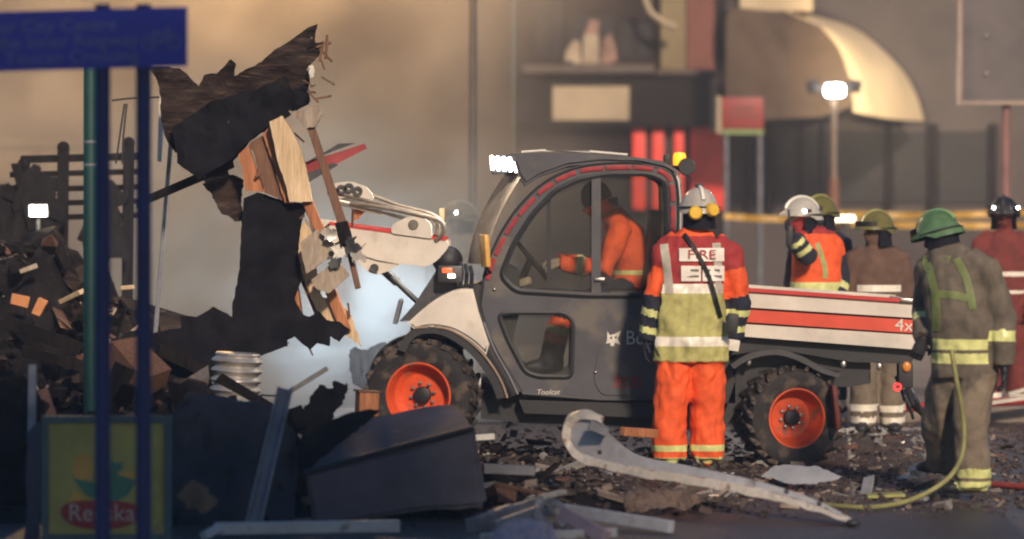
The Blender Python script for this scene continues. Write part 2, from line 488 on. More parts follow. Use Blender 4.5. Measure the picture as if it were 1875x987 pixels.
# --- left building: pale rendered gable behind the smoke
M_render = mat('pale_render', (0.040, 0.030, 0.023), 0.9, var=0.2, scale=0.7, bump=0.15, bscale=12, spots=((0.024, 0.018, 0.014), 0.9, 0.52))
M_frame = mat('window_frame_white', (0.28, 0.22, 0.15), 0.6, var=0.2)
M_pane = mat('window_pane_dark', (0.05, 0.05, 0.055), 0.12, var=0.3, scale=2)
M_slate = mat('roof_slate', (0.07, 0.065, 0.07), 0.7, var=0.4, scale=4, bump=0.3)
YB = 38.0
def window(root, x0, y0, x1, y1, Y, fr=M_frame, pn=M_pane, mull=1):
    a, b = P(x0, y0, Y), P(x1, y1, Y); W, Hh = b.x - a.x, a.z - b.z
    ol = [(a.x, a.z), (b.x, a.z), (b.x, b.z), (a.x, b.z)]; t = 0.06
    il = [(a.x + t, a.z - t), (b.x - t, a.z - t), (b.x - t, b.z + t), (a.x + t, b.z + t)]
    bm = NB(); plate(bm, ol, [il], Y - 0.05, Y + 0.04); wf = obj('window_frame', bm, fr, root, smooth=None)
    bm = NB(); box(bm, ((a.x + b.x) / 2, Y + 0.012, (a.z + b.z) / 2), (W - 2 * t - .002, 0.02, Hh - 2 * t - .002)); obj('pane', bm, pn, wf, smooth=None)
    for i in range(mull):
        bm = NB(); box(bm, (a.x + W * (i + 1) / (mull + 1), Y - 0.02, (a.z + b.z) / 2), (0.05, 0.05, Hh - 2 * t - .004)); obj('glazing_bar', bm, fr, wf, smooth=None)
    bm = NB(); box(bm, ((a.x + b.x) / 2, Y - 0.07, b.z - 0.035), (W + 0.14, 0.2, 0.06), None, 0.008); obj('sill', bm, fr, root, smooth=None)
h1 = thing('terraced_house', 'brown rendered house wall seen through the smoke at the left', 'house', (-4, YB, 0.11))
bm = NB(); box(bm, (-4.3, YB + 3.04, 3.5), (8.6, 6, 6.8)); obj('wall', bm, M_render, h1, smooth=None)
bm = NB(); box(bm, (-4.3, YB + 2.9, 7.0), (8.8, 6.6, 0.2)); obj('roof', bm, M_slate, h1, smooth=None)
for (x0, y0, x1, y1) in ((60, 140, 140, 240),):
    window(h1, x0, y0, x1, y1, YB, mat('window_frame_tan', (.18, .14, .10), .7), mat('pane_tan', (.10, .08, .06), .3))
bm = NB(); BX(bm, -160, 252, 250, 266, YB - 0.12, 0.12); obj('string_course', bm, M_frame, h1, smooth=None)
M_shopb = mat('shop_board', (0.36, 0.26, 0.16), 0.7, var=0.3)
for i, (x0, x1) in enumerate(((-60, 60), (78, 160), (185, 300))):
    bm = NB(); BX(bm, x0, 276, x1, 330, YB - 0.06, 0.055); obj('shop_panel', bm, M_shopb, h1, smooth=None)

# --- middle building: dark burnt shop with fascia, red pilasters
Y2 = 50.0
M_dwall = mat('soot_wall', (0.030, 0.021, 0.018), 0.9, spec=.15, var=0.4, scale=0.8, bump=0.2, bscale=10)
M_dark = mat('dark_opening', (0.020, 0.018, 0.019), 0.8, var=0.3)
M_fascia = mat('fascia_dark', (0.016, 0.012, 0.011), 0.8, spec=.15, var=0.3, scale=1.5)
M_cream = mat('cream_panel', (0.44, 0.34, 0.22), 0.6, var=0.25, scale=1.0)
M_shopred = mat('shop_red', (0.88, 0.055, 0.03), 0.5, var=0.25, scale=2)
M_banner = mat('banner_ochre', (0.24, 0.18, 0.09), 0.7, var=0.25, scale=2)
M_brred = mat('banner_red', (0.22, 0.07, 0.045), 0.7, var=0.25, scale=2)
h2 = thing('shop_building', 'soot dark shop with cream fascia board and red pilasters', 'shop', (2, Y2, 0.11))
bm = NB(); a = P(940, 0, Y2); b = P(1330, 0, Y2)
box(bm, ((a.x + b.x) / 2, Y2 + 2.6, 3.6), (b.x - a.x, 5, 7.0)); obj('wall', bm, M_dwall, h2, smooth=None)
bm = NB(); BX(bm, 945, 138, 1302, 232, Y2 - 0.35, 0.44, 0.02); obj('fascia', bm, M_fascia, h2)
bm = NB(); BX(bm, 1012, 158, 1152, 220, Y2 - 0.40, 0.045); obj('sign_board', bm, M_cream, h2)
bm = NB(); BX(bm, 958, 118, 1200, 134, Y2 - 0.55, 0.64, 0.02); obj('ledge', bm, mat('ledge_soot', (.12, .09, .07), .8), h2)
bm = NB(); BX(bm, 1201, 128, 1312, 137, Y2 - 0.45, 0.54, 0.02); obj('ledge', bm, mat('ledge_soot', (.12, .09, .07), .8), h2)
for (x0, y0, x1, y1) in ((975, -10, 1040, 112), (1128, 30, 1200, 112)):
    window(h2, x0, y0, x1, y1, Y2 + 0.03, M_dwall, M_dark)
bm = NB(); BX(bm, 1030, 28, 1136, 117, Y2 + .02, .07); wv = obj('bay_window', bm, M_dark, h2)
M_curt = mat('curtain_cream', (.46, .36, .25), .9, var=.3, scale=4); M_curt2 = mat('curtain_pink', (.34, .20, .15), .9, var=.3, scale=4)
for k, (pts_, m_) in enumerate((([(1033, 117), (1036, 92), (1052, 72), (1062, 78), (1064, 117)], M_curt), ([(1066, 117), (1068, 66), (1084, 50), (1096, 62), (1097, 117)], M_curt), ([(1100, 117), (1104, 74), (1118, 60), (1128, 90), (1130, 117)], M_curt2), ([(1070, 62), (1082, 34), (1098, 40), (1094, 60)], M_curt2))):
    obj('curtain', sheet(pts_, Y2 - .05, .02, .03, (0, 0), 0, 60 + k, .12, 4), m_, wv)
bm = NB(); BX(bm, 1210, -60, 1256, 127, Y2 - 0.12, 0.2); obj('banner', bm, M_banner, h2)
bm = NB(); BX(bm, 1258, -60, 1308, 127, Y2 - 0.15, 0.23); obj('banner', bm, M_brred, h2)
bm = NB(); BX(bm, 950, 234, 1150, 372, Y2 - 0.02, 0.1); obj('shutter', bm, M_fascia, h2)
for i in range(12):
    bm = NB(); BX(bm, 956, 240 + i * 11, 1146, 248 + i * 11, Y2 - 0.05, 0.03); obj('shutter_slat', bm, M_dwall, h2, smooth=None)
for (x0, x1) in ((1158, 1182), (1194, 1216), (1234, 1252), (1266, 1326)):
    bm = NB(); BX(bm, x0, 228, x1, 384, Y2 - 0.16, 0.24, 0.02); obj('pilaster', bm, M_shopred, h2)
for (x0, x1) in ((1183, 1193), (1217, 1233)):
    bm = NB(); BX(bm, x0, 250, x1, 372, Y2 + 0.01, 0.085); obj('shop_pane', bm, M_pane, h2)
bm = NB(); BX(bm, 1301, 142, 1315, 240, Y2 - 0.42, 0.2); obj('end_bracket', bm, M_cream, h2)
# lamp arm at the top
bm = NB(); loft(bm, [P(1178, -10, Y2 - .6), P(1190, 22, Y2 - .6), P(1215, 42, Y2 - .6), P(1238, 50, Y2 - .6)], 0.05); obj('bracket_arm', bm, M_cream, h2)

# --- right building with a rounded canopy over the entrance
h3 = thing('canopy_building', 'dark frontage with a big rounded cream canopy over the entrance', 'building', (8, Y2, 0.11))
bm = NB(); a = P(1330, 0, Y2); b = P(2020, 0, Y2)
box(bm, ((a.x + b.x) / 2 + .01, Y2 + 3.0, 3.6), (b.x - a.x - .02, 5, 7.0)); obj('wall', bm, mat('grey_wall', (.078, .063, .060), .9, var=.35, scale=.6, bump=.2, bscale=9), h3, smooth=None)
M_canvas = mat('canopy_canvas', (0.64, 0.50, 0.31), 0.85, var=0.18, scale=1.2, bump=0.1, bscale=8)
M_canvas_shaded = mat('canopy_side_shaded', (0.105, 0.068, 0.042), 0.85, var=0.2, scale=1.2)  # canopy fabric with the cheek's shade put into its colour
# quarter-barrel canopy: the curved skirt runs back to the wall, its flat left cheek faces the street
cheek = [(1345, 12), (1440, 22), (1500, 48), (1536, 90), (1556, 150), (1560, 195), (1500, 215), (1330, 222), (1330, 30)]
bm = sheet(cheek, Y2 - 2.0, .02, .05, (-.15, .1), 0, 5, .18, 1.2); obj('canopy_cheek', bm, M_canvas_shaded, h3, smooth=60)
seam = crom([(1440, 22), (1500, 50), (1536, 92), (1554, 145), (1562, 205)], False, 5)
hem_ = crom([(1442, 22), (1560, 52), (1640, 118), (1674, 170), (1690, 222)], False, 5)
bm = NB(); rows = []
for (p_, q_) in zip(seam, hem_):
    row = []
    for k in range(11):
        t = k / 10; a, b = p_[0] + (q_[0] - p_[0]) * t, p_[1] + (q_[1] - p_[1]) * t
        Yk_ = Y2 - 2.05 + 1.9 * t ** 1.7 + .012 * math.cos(t * math.pi * 6)
        row.append(bm.verts.new(P(a, b + 4 * math.sin(t * math.pi), Yk_)))
    rows.append(row)
for a, b in zip(rows, rows[1:]):
    for k in range(10): bm.faces.new((a[k], a[k + 1], b[k + 1], b[k]))
bmesh.ops.remove_doubles(bm, verts=bm.verts, dist=.002)
bmesh.ops.solidify(bm, geom=bm.faces[:], thickness=.02)
obj('canopy_front', bm, M_canvas, h3, smooth=80)
bm = NB(); BX(bm, 1355, -30, 1488, 20, Y2 - 1.4, 1.3); obj('upper_sign', bm, M_canvas, h3)
for (x0, x1) in ((1366, 1382), (1402, 1420), (1462, 1474), (1500, 1510), (1622, 1634), (1700, 1716), (1812, 1826)):
    bm = NB(); BX(bm, x0, 226, x1, 384, Y2 + 0.3, 0.18, 0.01); obj('column', bm, M_fascia, h3)
for (x0, x1) in ((1384, 1400), (1422, 1460), (1476, 1498), (1512, 1620), (1636, 1698), (1718, 1810)):
    bm = NB(); BX(bm, x0, 240, x1, 372, Y2 + 0.43, 0.06); obj('shop_pane', bm, M_dark, h3)

# --- unseen block added behind the viewer to shade the near left corner
h5 = thing('shade_block', 'tall unseen brick block added behind the viewer for shade', 'house', (2.3, -5, 0))
bm = NB(); box(bm, (2.3, -5, 6.0), (6.6, 6, 12.0)); obj('wall', bm, M_brick, h5, smooth=None)
bm = NB(); box(bm, (2.3, -5, 12.15), (6.7, 6.1, 0.3)); obj('roof', bm, M_slate, h5, smooth=None)

# --- hanging red sign
Ys = 46.0
M_sred = mat('sign_red', (0.30, 0.03, 0.025), 0.5, var=0.2, scale=3)
M_sgreen = mat('sign_green', (0.20, 0.28, 0.09), 0.5, var=0.2)
s1 = thing('shop_sign', 'small red sign with cream edge and green foot on two poles', 'sign', P(1360, 240, Ys) * 1.0)
bm = NB(); BX(bm, 1322, 178, 1398, 236, Ys, 0.08, 0.01); obj('board', bm, M_sred, s1)
bm = NB(); BX(bm, 1312, 176, 1321, 244, Ys - .01, 0.09); obj('edge_strip', bm, M_cream, s1)
bm = NB(); BX(bm, 1322, 237, 1398, 246, Ys - .01, 0.09); obj('foot_strip', bm, M_sgreen, s1)
bm = NB(); BX(bm, 1340, 195, 1382, 201, Ys - .012, 0.01); obj('print_line', bm, M_brred, s1)
bm = NB(); BX(bm, 1334, 208, 1388, 214, Ys - .012, 0.01); obj('print_line', bm, M_brred, s1)
for xx in (1330, 1392):
    bm = NB(); p = P(xx, 246, Ys); loft(bm, [(p.x, Ys + .04, 0.1), (p.x, Ys + .04, p.z)], 0.035); obj('pole', bm, M_zinc, s1)

# --- framed dark panel on a post at the far right
Yp = 34.0
s2 = thing('road_sign', 'large dark framed road sign on a thin post at far right', 'sign', (P(1844, 0, Yp).x, Yp, 0.11))
bm = NB(); BX(bm, 1762, -60, 1960, 184, Yp, 0.03); obj('board', bm, mat('sign_back', (0.10, 0.085, 0.085), 0.6, var=0.3, scale=2), s2)
for (x0, y0, x1, y1) in ((1754, -66, 1762, 192), (1762, 184, 1960, 192), (1762, -66, 1960, -60)):
    bm = NB(); BX(bm, x0, y0, x1, y1, Yp - .03, 0.08); obj('frame_bar', bm, mat('sign_frame', (0.30, 0.23, 0.19), 0.6), s2)
bm = NB(); p = P(1844, 190, Yp); loft(bm, [(p.x, Yp + .08, 0.11), (p.x, Yp + .08, 3.6)], 0.045); obj('post', bm, mat('post_red_brown', (0.24, 0.12, 0.11), 0.6), s2)
for yy in (66, 136):
    bm = NB(); q = P(1806, yy, Yp); ball(bm, (q.x, Yp - .012, q.z), 0.022); obj('bolt', bm, M_steel, s2)

# --- street lamp (its head is above the picture)
M_lpost = mat('lamp_post_brown', (.055, .045, .038), .6, var=.3)
def lamp_post(name, label, pxx, Y, hgt):
    t = thing(name, label, 'street lamp', (P(pxx, 0, Y).x, Y, 0.11)); x = t.location.x
    bm = NB(); loft(bm, [(x, Y, 0.1), (x, Y, 1.0), (x, Y, 1.05), (x, Y, hgt)], [0.075, 0.07, 0.045, 0.035]); obj('post', bm, M_lpost, t)
    bm = NB(); loft(bm, [(x, Y, hgt - .05), (x - .35, Y, hgt + .22), (x - 2.0, Y, hgt + .3)], 0.03); obj('arm', bm, M_lpost, t)
    bm = NB(); box(bm, (x - 2.2, Y, hgt + .3), (0.55, 0.24, 0.1), None, 0.03); obj('lantern', bm, M_lpost, t)
    bm = NB(); box(bm, (x - 2.2, Y, hgt + .235), (0.42, 0.17, 0.03), None, 0.01); obj('lens', bm, mat('sodium_lens', (1, .7, .3), 0.4, emit=(1, .55, .2), estr=12), t)
    return t, Vector((x - 2.2, Y, hgt + .18))
sl, lp = lamp_post('street_lamp', 'thin street lamp post standing in the smoke behind the cab', 866, 32.0, 6.0)
lamp('sodium_light', 'POINT', lp, 1150, (1.0, 0.62, 0.28), sl, radius=0.2)

# --- work light on a stand in front of the canopy
Yw = 42.0
wl = thing('work_light', 'lit white work light on a tall stand in front of the canopy', 'work light', (P(1527, 0, Yw).x, Yw, 0.11)); wx = wl.location.x
bm = NB(); loft(bm, [(wx, Yw, 0.1), (wx, Yw, TZ(380, Yw)), (wx, Yw, TZ(326, Yw))], [0.08, 0.075, 0.07]); obj('lower_mast', bm, mat('stand_rust', (0.20, 0.09, 0.055), 0.6), wl)
bm = NB(); loft(bm, [(wx, Yw, TZ(328, Yw)), (wx, Yw, TZ(185, Yw))], 0.045); obj('upper_mast', bm, mat('stand_tan', (0.20, 0.15, 0.11), 0.5), wl)
bm = NB(); box(bm, (wx, Yw, TZ(166, Yw)), (0.28, 0.16, 0.20), None, 0.04); obj('lamp_housing', bm, M_black, wl)
bm = NB(); box(bm, (wx, Yw - .09, TZ(166, Yw)), (0.24, 0.03, 0.155), None, 0.05); obj('lamp_glass', bm, mat('work_lens', (1, 1, 1), 0.3, emit=(1, .93, .82), estr=40), wl)
for sg in (-1, 1):
    bm = NB(); box(bm, (wx + sg * .26, Yw, TZ(158, Yw)), (0.16, 0.12, 0.16), (0, .2 * sg, 0), 0.03); obj('side_lamp', bm, M_black, wl)
lamp('work_beam', 'SPOT', (wx, Yw - .2, TZ(166, Yw)), 350, (1, .80, .58), wl, aim=(wx - 2.0, 26, 0.2), size=110, blend=.8, radius=.12)
lamp('work_spill', 'SPOT', (wx + .3, Yw + .15, TZ(158, Yw)), 1800, (1, .80, .50), wl, aim=(wx + 1.75, Y2 - 1.6, 3.6), size=38, blend=.9, radius=.12)

ml_ = thing('marker_lamp', 'low lit white lamp bar beside the work light stand at tape height', 'lamp', (P(1545, 0, 41.7).x, 41.7, .11))
bm = NB(); q = P(1545, 400, 41.7); box(bm, q, (.30, .05, .085), None, .02); obj('housing', bm, M_black, ml_)
bm = NB(); box(bm, q + Vector((0, -.03, 0)), (.27, .02, .065), None, .008); obj('lens', bm, mat('marker_lens', (1, 1, 1), .3, emit=(1, .85, .55), estr=3.5), ml_)
bm = NB(); loft(bm, [(q.x, 41.72, .11), (q.x, 41.72, q.z - .04)], .02); obj('stand', bm, M_dsteel, ml_)
# --- cordon tapes
def ribbon(x0, x1, y0, y1, Y, sag, hgt, seed):
    bm = NB(); n = 40; rows = []
    for i in range(n + 1):
        t = i / n; p = P(x0 + (x1 - x0) * t, y0 + (y1 - y0) * t, Y)
        z = p.z - sag * 4 * t * (1 - t); tw = noise.noise(Vector((t * 6, seed, 0))) * 0.9
        dz, dy = hgt / 2 * math.cos(tw), hgt / 2 * math.sin(tw)
        rows.append((bm.verts.new((p.x, Y - dy, z - dz)), bm.verts.new((p.x, Y + dy, z + dz))))
    for a, b in zip(rows, rows[1:]): bm.faces.new((a[0], b[0], b[1], a[1]))
    bmesh.ops.solidify(bm, geom=bm.faces[:], thickness=0.003)
    return bm
M_ctape = mat('cordon_yellow', (0.85, 0.52, 0.08), 0.4, var=0.3, scale=3)
solo('cordon_tape', ribbon(1325, 1530, 396, 400, 41.9, .02, .085, 1), M_ctape, 'yellow cordon tape running left from the work light stand', 'tape', 'cordon tapes')
solo('cordon_tape', ribbon(1530, 1900, 392, 388, 41.9, .03, .085, 2), M_ctape, 'upper yellow cordon tape right of the work light stand', 'tape', 'cordon tapes')
solo('cordon_tape', ribbon(1530, 1900, 408, 412, 41.88, .02, .085, 3), M_ctape, 'lower yellow cordon tape right of the work light stand', 'tape', 'cordon tapes')

# ------------------------------------------------------------------ utility truck
Y0 = 22.3; WID = 1.46
T0 = Vector((TX(1100), Y0 + WID / 2, 0.0))
tr = thing('utility_truck', 'white and charcoal utility truck with loader arms and orange wheels', 'truck', T0)
def tp(name, bm, m, parent=tr, smooth=35, label=None):
    o = obj(name, bm, m, parent, True, smooth)
    if label: o['label'] = label
    return o
NEAR, FAR = Y0 + 0.05, Y0 + WID - 0.05
# door outline with its two glass openings
door_o = crom([(886, 505), (897, 470), (918, 425), (950, 378), (995, 335), (1050, 308), (1110, 298), (1175, 298), (1222, 308), (1240, 335), (1243, 400), (1240, 470)], False, 4)[:-1]
door_o += [(1238, 545), (1238, 640), (1236, 734), (1100, 733), (958, 722), (940, 700), (912, 655), (893, 610), (880, 560)]
win_u = rounded([(917, 505), (940, 448), (975, 393), (1015, 350), (1060, 328), (1115, 318), (1190, 318), (1222, 332), (1224, 440), (1220, 541), (1080, 541), (945, 533)], 14)
win_l = rounded([(913, 577), (930, 573), (1035, 573), (1050, 590), (1047, 691), (985, 690), (962, 682), (930, 622)], 12)
def door(y0, y1, name):
    bm = NB(); plate(bm, px(door_o), [px(win_u), px(win_l)], y0, y1)
    d = tp(name, bm, M_char, smooth=30)
    yy = (y0 + y1) / 2
    for nm, w_ in (('upper_window', win_u), ('lower_window', win_l)):
        bm = NB(); plate(bm, px(w_), [], yy, yy + 0.006); tp(nm, bm, M_glass, d)
    return d
dr = door(NEAR, NEAR + .05, 'door')
door(FAR - .05, FAR, 'door')
# rubber seal round the glass
def seal(pts, r, name, parent, m=M_black, y=NEAR - .006):
    bm = NB(); c = [Vector((x, y, z)) for x, z in px(pts)]; n = len(c)
    rr = []
    for i in range(n):
        t = c[(i + 1) % n] - c[i - 1]; s, u = frame_of(t, Vector((0, 1, 0)))
        rr.append([bm.verts.new(c[i] + s * r * .6 * math.cos(k * math.pi / 3) + u * r * math.sin(k * math.pi / 3)) for k in range(6)])
    for i in range(n):
        a, b = rr[i], rr[(i + 1) % n]
        for k in range(6): bm.faces.new((a[k], a[(k + 1) % 6], b[(k + 1) % 6], b[k]))
    return tp(name, bm, m, parent)
seal(win_u, 0.022, 'window_seal', dr); seal(win_l, 0.018, 'window_seal', dr)
seal(door_o, 0.010, 'door_gap', dr)
# red marks round the upper frame
arc = [Vector((x, 0, z)) for x, z in px(crom([(893, 512), (905, 474), (926, 430), (957, 386), (1002, 342), (1055, 315), (1112, 307), (1178, 307), (1216, 316), (1231, 340), (1233, 400), (1231, 470), (1229, 540)], False, 8))]
acc = [0]
for a, b in zip(arc, arc[1:]): acc.append(acc[-1] + (b - a).length)
def arc_at(s):
    for i in range(len(acc) - 1):
        if acc[i + 1] >= s: return arc[i].lerp(arc[i + 1], (s - acc[i]) / max(1e-6, acc[i + 1] - acc[i]))
    return arc[-1]
s0 = 0.0
while s0 < acc[-1] - .05:
    L = rng.uniform(.11, .17) if s0 < acc[-1] * .72 else .42
    ps = [arc_at(min(acc[-1], s0 + L * k / 5)) + Vector((0, NEAR - .008, 0)) for k in range(6)]
    bm = NB(); loft(bm, ps, 0.006, 0.017, Vector((0, 1, 0)), seg=6); tp('red_marker', bm, mat('marker_red', (0.34, 0.02, 0.026), .6, var=.5, scale=16), dr)
    s0 += L + rng.uniform(.012, .04)
# window divider and far side pillars
bm = NB(); box(bm, (TX(1092), NEAR + .012, TZ(430)), (0.062, 0.05, (TZ(318) - TZ(541)))); tp('window_divider', bm, M_char, dr)
bm = NB(); box(bm, (TX(1005), NEAR + .03, TZ(437)), (0.03, 0.02, TZ(352) - TZ(538))); tp('window_divider', bm, M_black, dr)
# door handle, hinges
bm = NB(); box(bm, (TX(1098), NEAR - .02, TZ(512)), (0.07, 0.03, 0.022), None, .006); tp('handle', bm, M_steel, dr)
for q in ((905, 530), (905, 645)):
    bm = NB(); ball(bm, (TX(q[0]), NEAR - .004, TZ(q[1])), .013); tp('hinge', bm, M_steel, dr)
# rear lower body panel with hatch, logo and marks
hat = rounded([(1093, 655), (1100, 632), (1125, 622), (1232, 622), (1232, 724), (1102, 724), (1088, 700)], 10)
bm = NB(); plate(bm, px(hat), [], NEAR - .012, NEAR - .001); hp = tp('hatch', bm, M_char, smooth=30)
bm = NB(); ball(bm, (TX(1091), NEAR - .012, TZ(682)), .012); tp('latch', bm, M_steel, hp)
M_dec = mat('decal_white', (0.72, 0.68, 0.60), .5, var=.2, scale=40)
M_decr = mat('decal_red', (0.26, 0.03, 0.03), .5, var=.4, scale=60)
for x0 in (1124, 1153):
    bm = NB(); a = P(x0, 690, NEAR); b = P(x0 + 25, 712, NEAR)
    for r_ in range(4):
        for c_ in range(3):
            box(bm, (TX(x0 + 4 + c_ * 8), NEAR - .014, TZ(691 + r_ * 6)), (.024, .003, .016))
    o = tp('red_lettering', bm, M_decr, hp); o['kind'] = 'stuff'
# animal head emblem and lettering
head = [(1112, 606), (1117, 614), (1126, 612), (1137, 606), (1134, 615), (1131, 620), (1137, 632), (1126, 628), (1124, 634), (1118, 634), (1117, 628), (1110, 630), (1112, 620)]
holes = [[(1117, 618), (1121, 617), (1121, 621), (1118, 622)], [(1126, 617), (1130, 615), (1129, 620), (1126, 621)]]
bm = NB(); plate(bm, px(head), [px(h) for h in holes], NEAR - .017, NEAR - .0125); tp('emblem', bm, M_dec, tr)
lettering('lettering', 'Bob', .135, (TX(1172), NEAR - .016, TZ(620)), M_dec, tr, sx=.9, apart=True)
lettering('lettering', 'Toolcat', .05, (TX(1003), NEAR - .004, TZ(719)), M_dec, tr, shear=.3)

# roof, pillars, bulkhead, floor
roof = [(940, 290), (952, 281), (1000, 279), (1080, 281), (1160, 287), (1215, 295), (1242, 312), (1240, 322), (1215, 309), (1170, 299), (1100, 297), (1040, 304), (990, 322), (962, 340), (948, 318)]
bm = NB(); plate(bm, px(roof), [], Y0 + .02, Y0 + WID - .02)
bmesh.ops.bevel(bm, geom=[e for e in bm.edges if abs(e.verts[0].co.y - e.verts[1].co.y) < 1e-4 and len(e.link_faces) == 2 and e.calc_face_angle(0) > .7], offset=.02, segments=2, affect='EDGES')
rf = tp('roof', bm, M_char)
bm = NB(); loft(bm, [Vector((x, Y0 + .10, z + .004)) for x, z in px([(955, 279), (1000, 276), (1080, 278), (1150, 284)])], .009); tp('roof_edge_highlight', bm, M_dec, rf)  # white strip stands in for the highlight along the roof edge
bm = NB(); plate(bm, px([(1226, 318), (1240, 318), (1240, 735), (1226, 735)]), [], NEAR + .055, FAR - .055); tp('bulkhead', bm, M_black)
bm = NB(); plate(bm, px([(905, 655), (960, 722), (1236, 734), (1236, 712), (975, 704), (930, 650)]), [], NEAR + .055, FAR - .055); tp('cab_floor', bm, M_black)
# curved windscreen: bulges forward between the pillars
bm = NB(); prof = crom([(952, 292), (925, 318), (895, 365), (872, 415), (860, 455), (855, 485)], False, 4); rows = []
for (a, b) in prof:
    row = []
    for k in range(13):
        t = k / 12; bulge = (1 - (2 * t - 1) ** 2)
        row.append(bm.verts.new((TX(a + 34) - 0.13 * bulge, NEAR + .04 + (FAR - NEAR - .08) * t, TZ(b))))
    rows.append(row)
for a, b in zip(rows, rows[1:]):
    for k in range(12): bm.faces.new((a[k], a[k + 1], b[k + 1], b[k]))
bmesh.ops.solidify(bm, geom=bm.faces[:], thickness=.006)
tp('windscreen', bm, M_screen, smooth=80)
# interior: seat, dash, steering wheel
bm = NB(); loft(bm, [(TX(1120), Y0 + .7, TZ(545)), (TX(1185), Y0 + .7, TZ(548))], .26, .06, Vector((0, 1, 0)), power=.6)
loft(bm, [(TX(1190), Y0 + .7, TZ(545)), (TX(1204), Y0 + .7, TZ(440)), (TX(1208), Y0 + .7, TZ(385))], [.25, .25, .2], .05, Vector((0, 1, 0)), power=.6)
tp('seat', bm, M_black)
bm = NB(); plate(bm, px([(893, 500), (925, 486), (950, 498), (955, 560), (935, 640), (905, 600), (885, 550)]), [], NEAR + .06, FAR - .06); tp('dashboard', bm, M_black)
bm = NB(); loft(bm, [(TX(945), Y0 + .7, TZ(540)), (TX(972), Y0 + .7, TZ(480))], .025); tp('steering_column', bm, M_black)
swc = Vector((TX(974), Y0 + .7, TZ(478))); axs = Vector((.75, 0, .62)).normalized(); s_, u_ = frame_of(axs, Vector((0, 1, 0)))
bm = NB(); ring = [swc + (s_ * math.cos(k * math.pi / 14) + u_ * math.sin(k * math.pi / 14)) * .19 for k in range(29)]
loft(bm, ring, .018, cap=False, seg=8)
sw = tp('steering_wheel', bm, M_black)
for k in range(3):
    bm = NB(); a_ = k * 2 * math.pi / 3; loft(bm, [swc, swc + (s_ * math.cos(a_) + u_ * math.sin(a_)) * .185], .014, seg=6); tp('spoke', bm, M_black, sw)
bm = NB(); box(bm, (TX(958), Y0 + .5, TZ(520)), (.12, .1, .05), (0, -.3, 0), .01); tp('control_panel', bm, M_greyw)
bm = NB(); box(bm, (TX(947), Y0 + .4, TZ(405)), (.045, .03, .09), (0, .4, 0), .01); tp('hanging_tag', bm, M_ltape)
bm = NB(); ball(bm, (TX(1006), Y0 + .35, TZ(366)), .018); tp('interior_lamp', bm, M_steel)

# bed: top rail and three side planks, on both sides, floor and tailgate
def bedstrip(y_l0, y_l1, y_r0, y_r1, m, name, dy, x0=1238, x1=1687):
    bm = NB(); ext = (1238 - 1370) / 310.0
    def lin(l, r, x): return l + (r - l) * (x - 1370) / 315.0
    pts = [(x0, lin(y_l0, y_r0, x0)), (x1, lin(y_l0, y_r0, x1)), (x1, lin(y_l1, y_r1, x1)), (x0, lin(y_l1, y_r1, x0))]
    plate(bm, px(pts), [], Y0 + dy, Y0 + .05); o = tp(name, bm, m, smooth=None)
    return o
for side in (0, 1):
    off = side * (WID - .05)
    bedstrip(527, 534, 549, 556, M_red, 'top_rail', -.012 + off, x1=1678) if not side else None
    if not side:
        bedstrip(535, 563, 557, 583, M_white, 'side_plank', .012)
        bedstrip(567, 590, 587, 611, M_redband, 'side_plank', 0.0)
        bedstrip(594, 617, 614, 641, M_white, 'side_plank', .012)
bm = NB(); plate(bm, px([(1238, 520), (1370, 529), (1685, 551), (1687, 640), (1370, 617), (1238, 610)]), [], Y0 + .052, Y0 + .07); tp('bed_side', bm, M_black, smooth=None)
bm = NB(); plate(bm, px([(1238, 520), (1370, 529), (1685, 551), (1687, 640), (1370, 617), (1238, 610)]), [], Y0 + WID - .05, Y0 + WID); tp('bed_side', bm, M_white, smooth=None)
bm = NB(); plate(bm, px([(1240, 598), (1370, 606), (1686, 630), (1686, 642), (1370, 619), (1240, 611)]), [], Y0 + .075, Y0 + WID - .055); tp('bed_floor', bm, M_black, smooth=None)
bm = NB(); plate(bm, px([(1674, 552), (1686, 553), (1687, 628), (1675, 627)]), [], Y0 + .075, Y0 + WID - .055); tp('tailgate', bm, M_white, smooth=None)
lettering('lettering', '4x4', .115, (TX(1664), Y0 - .004, TZ(597)), M_dec, tr, roll=R(3.6), sx=1.1, apart=True)
bm = NB(); box(bm, (TX(1660), Y0 - .004, TZ(550)), (.09, .04, .025), (0, R(4), 0), .006); tp('latch', bm, M_steel)

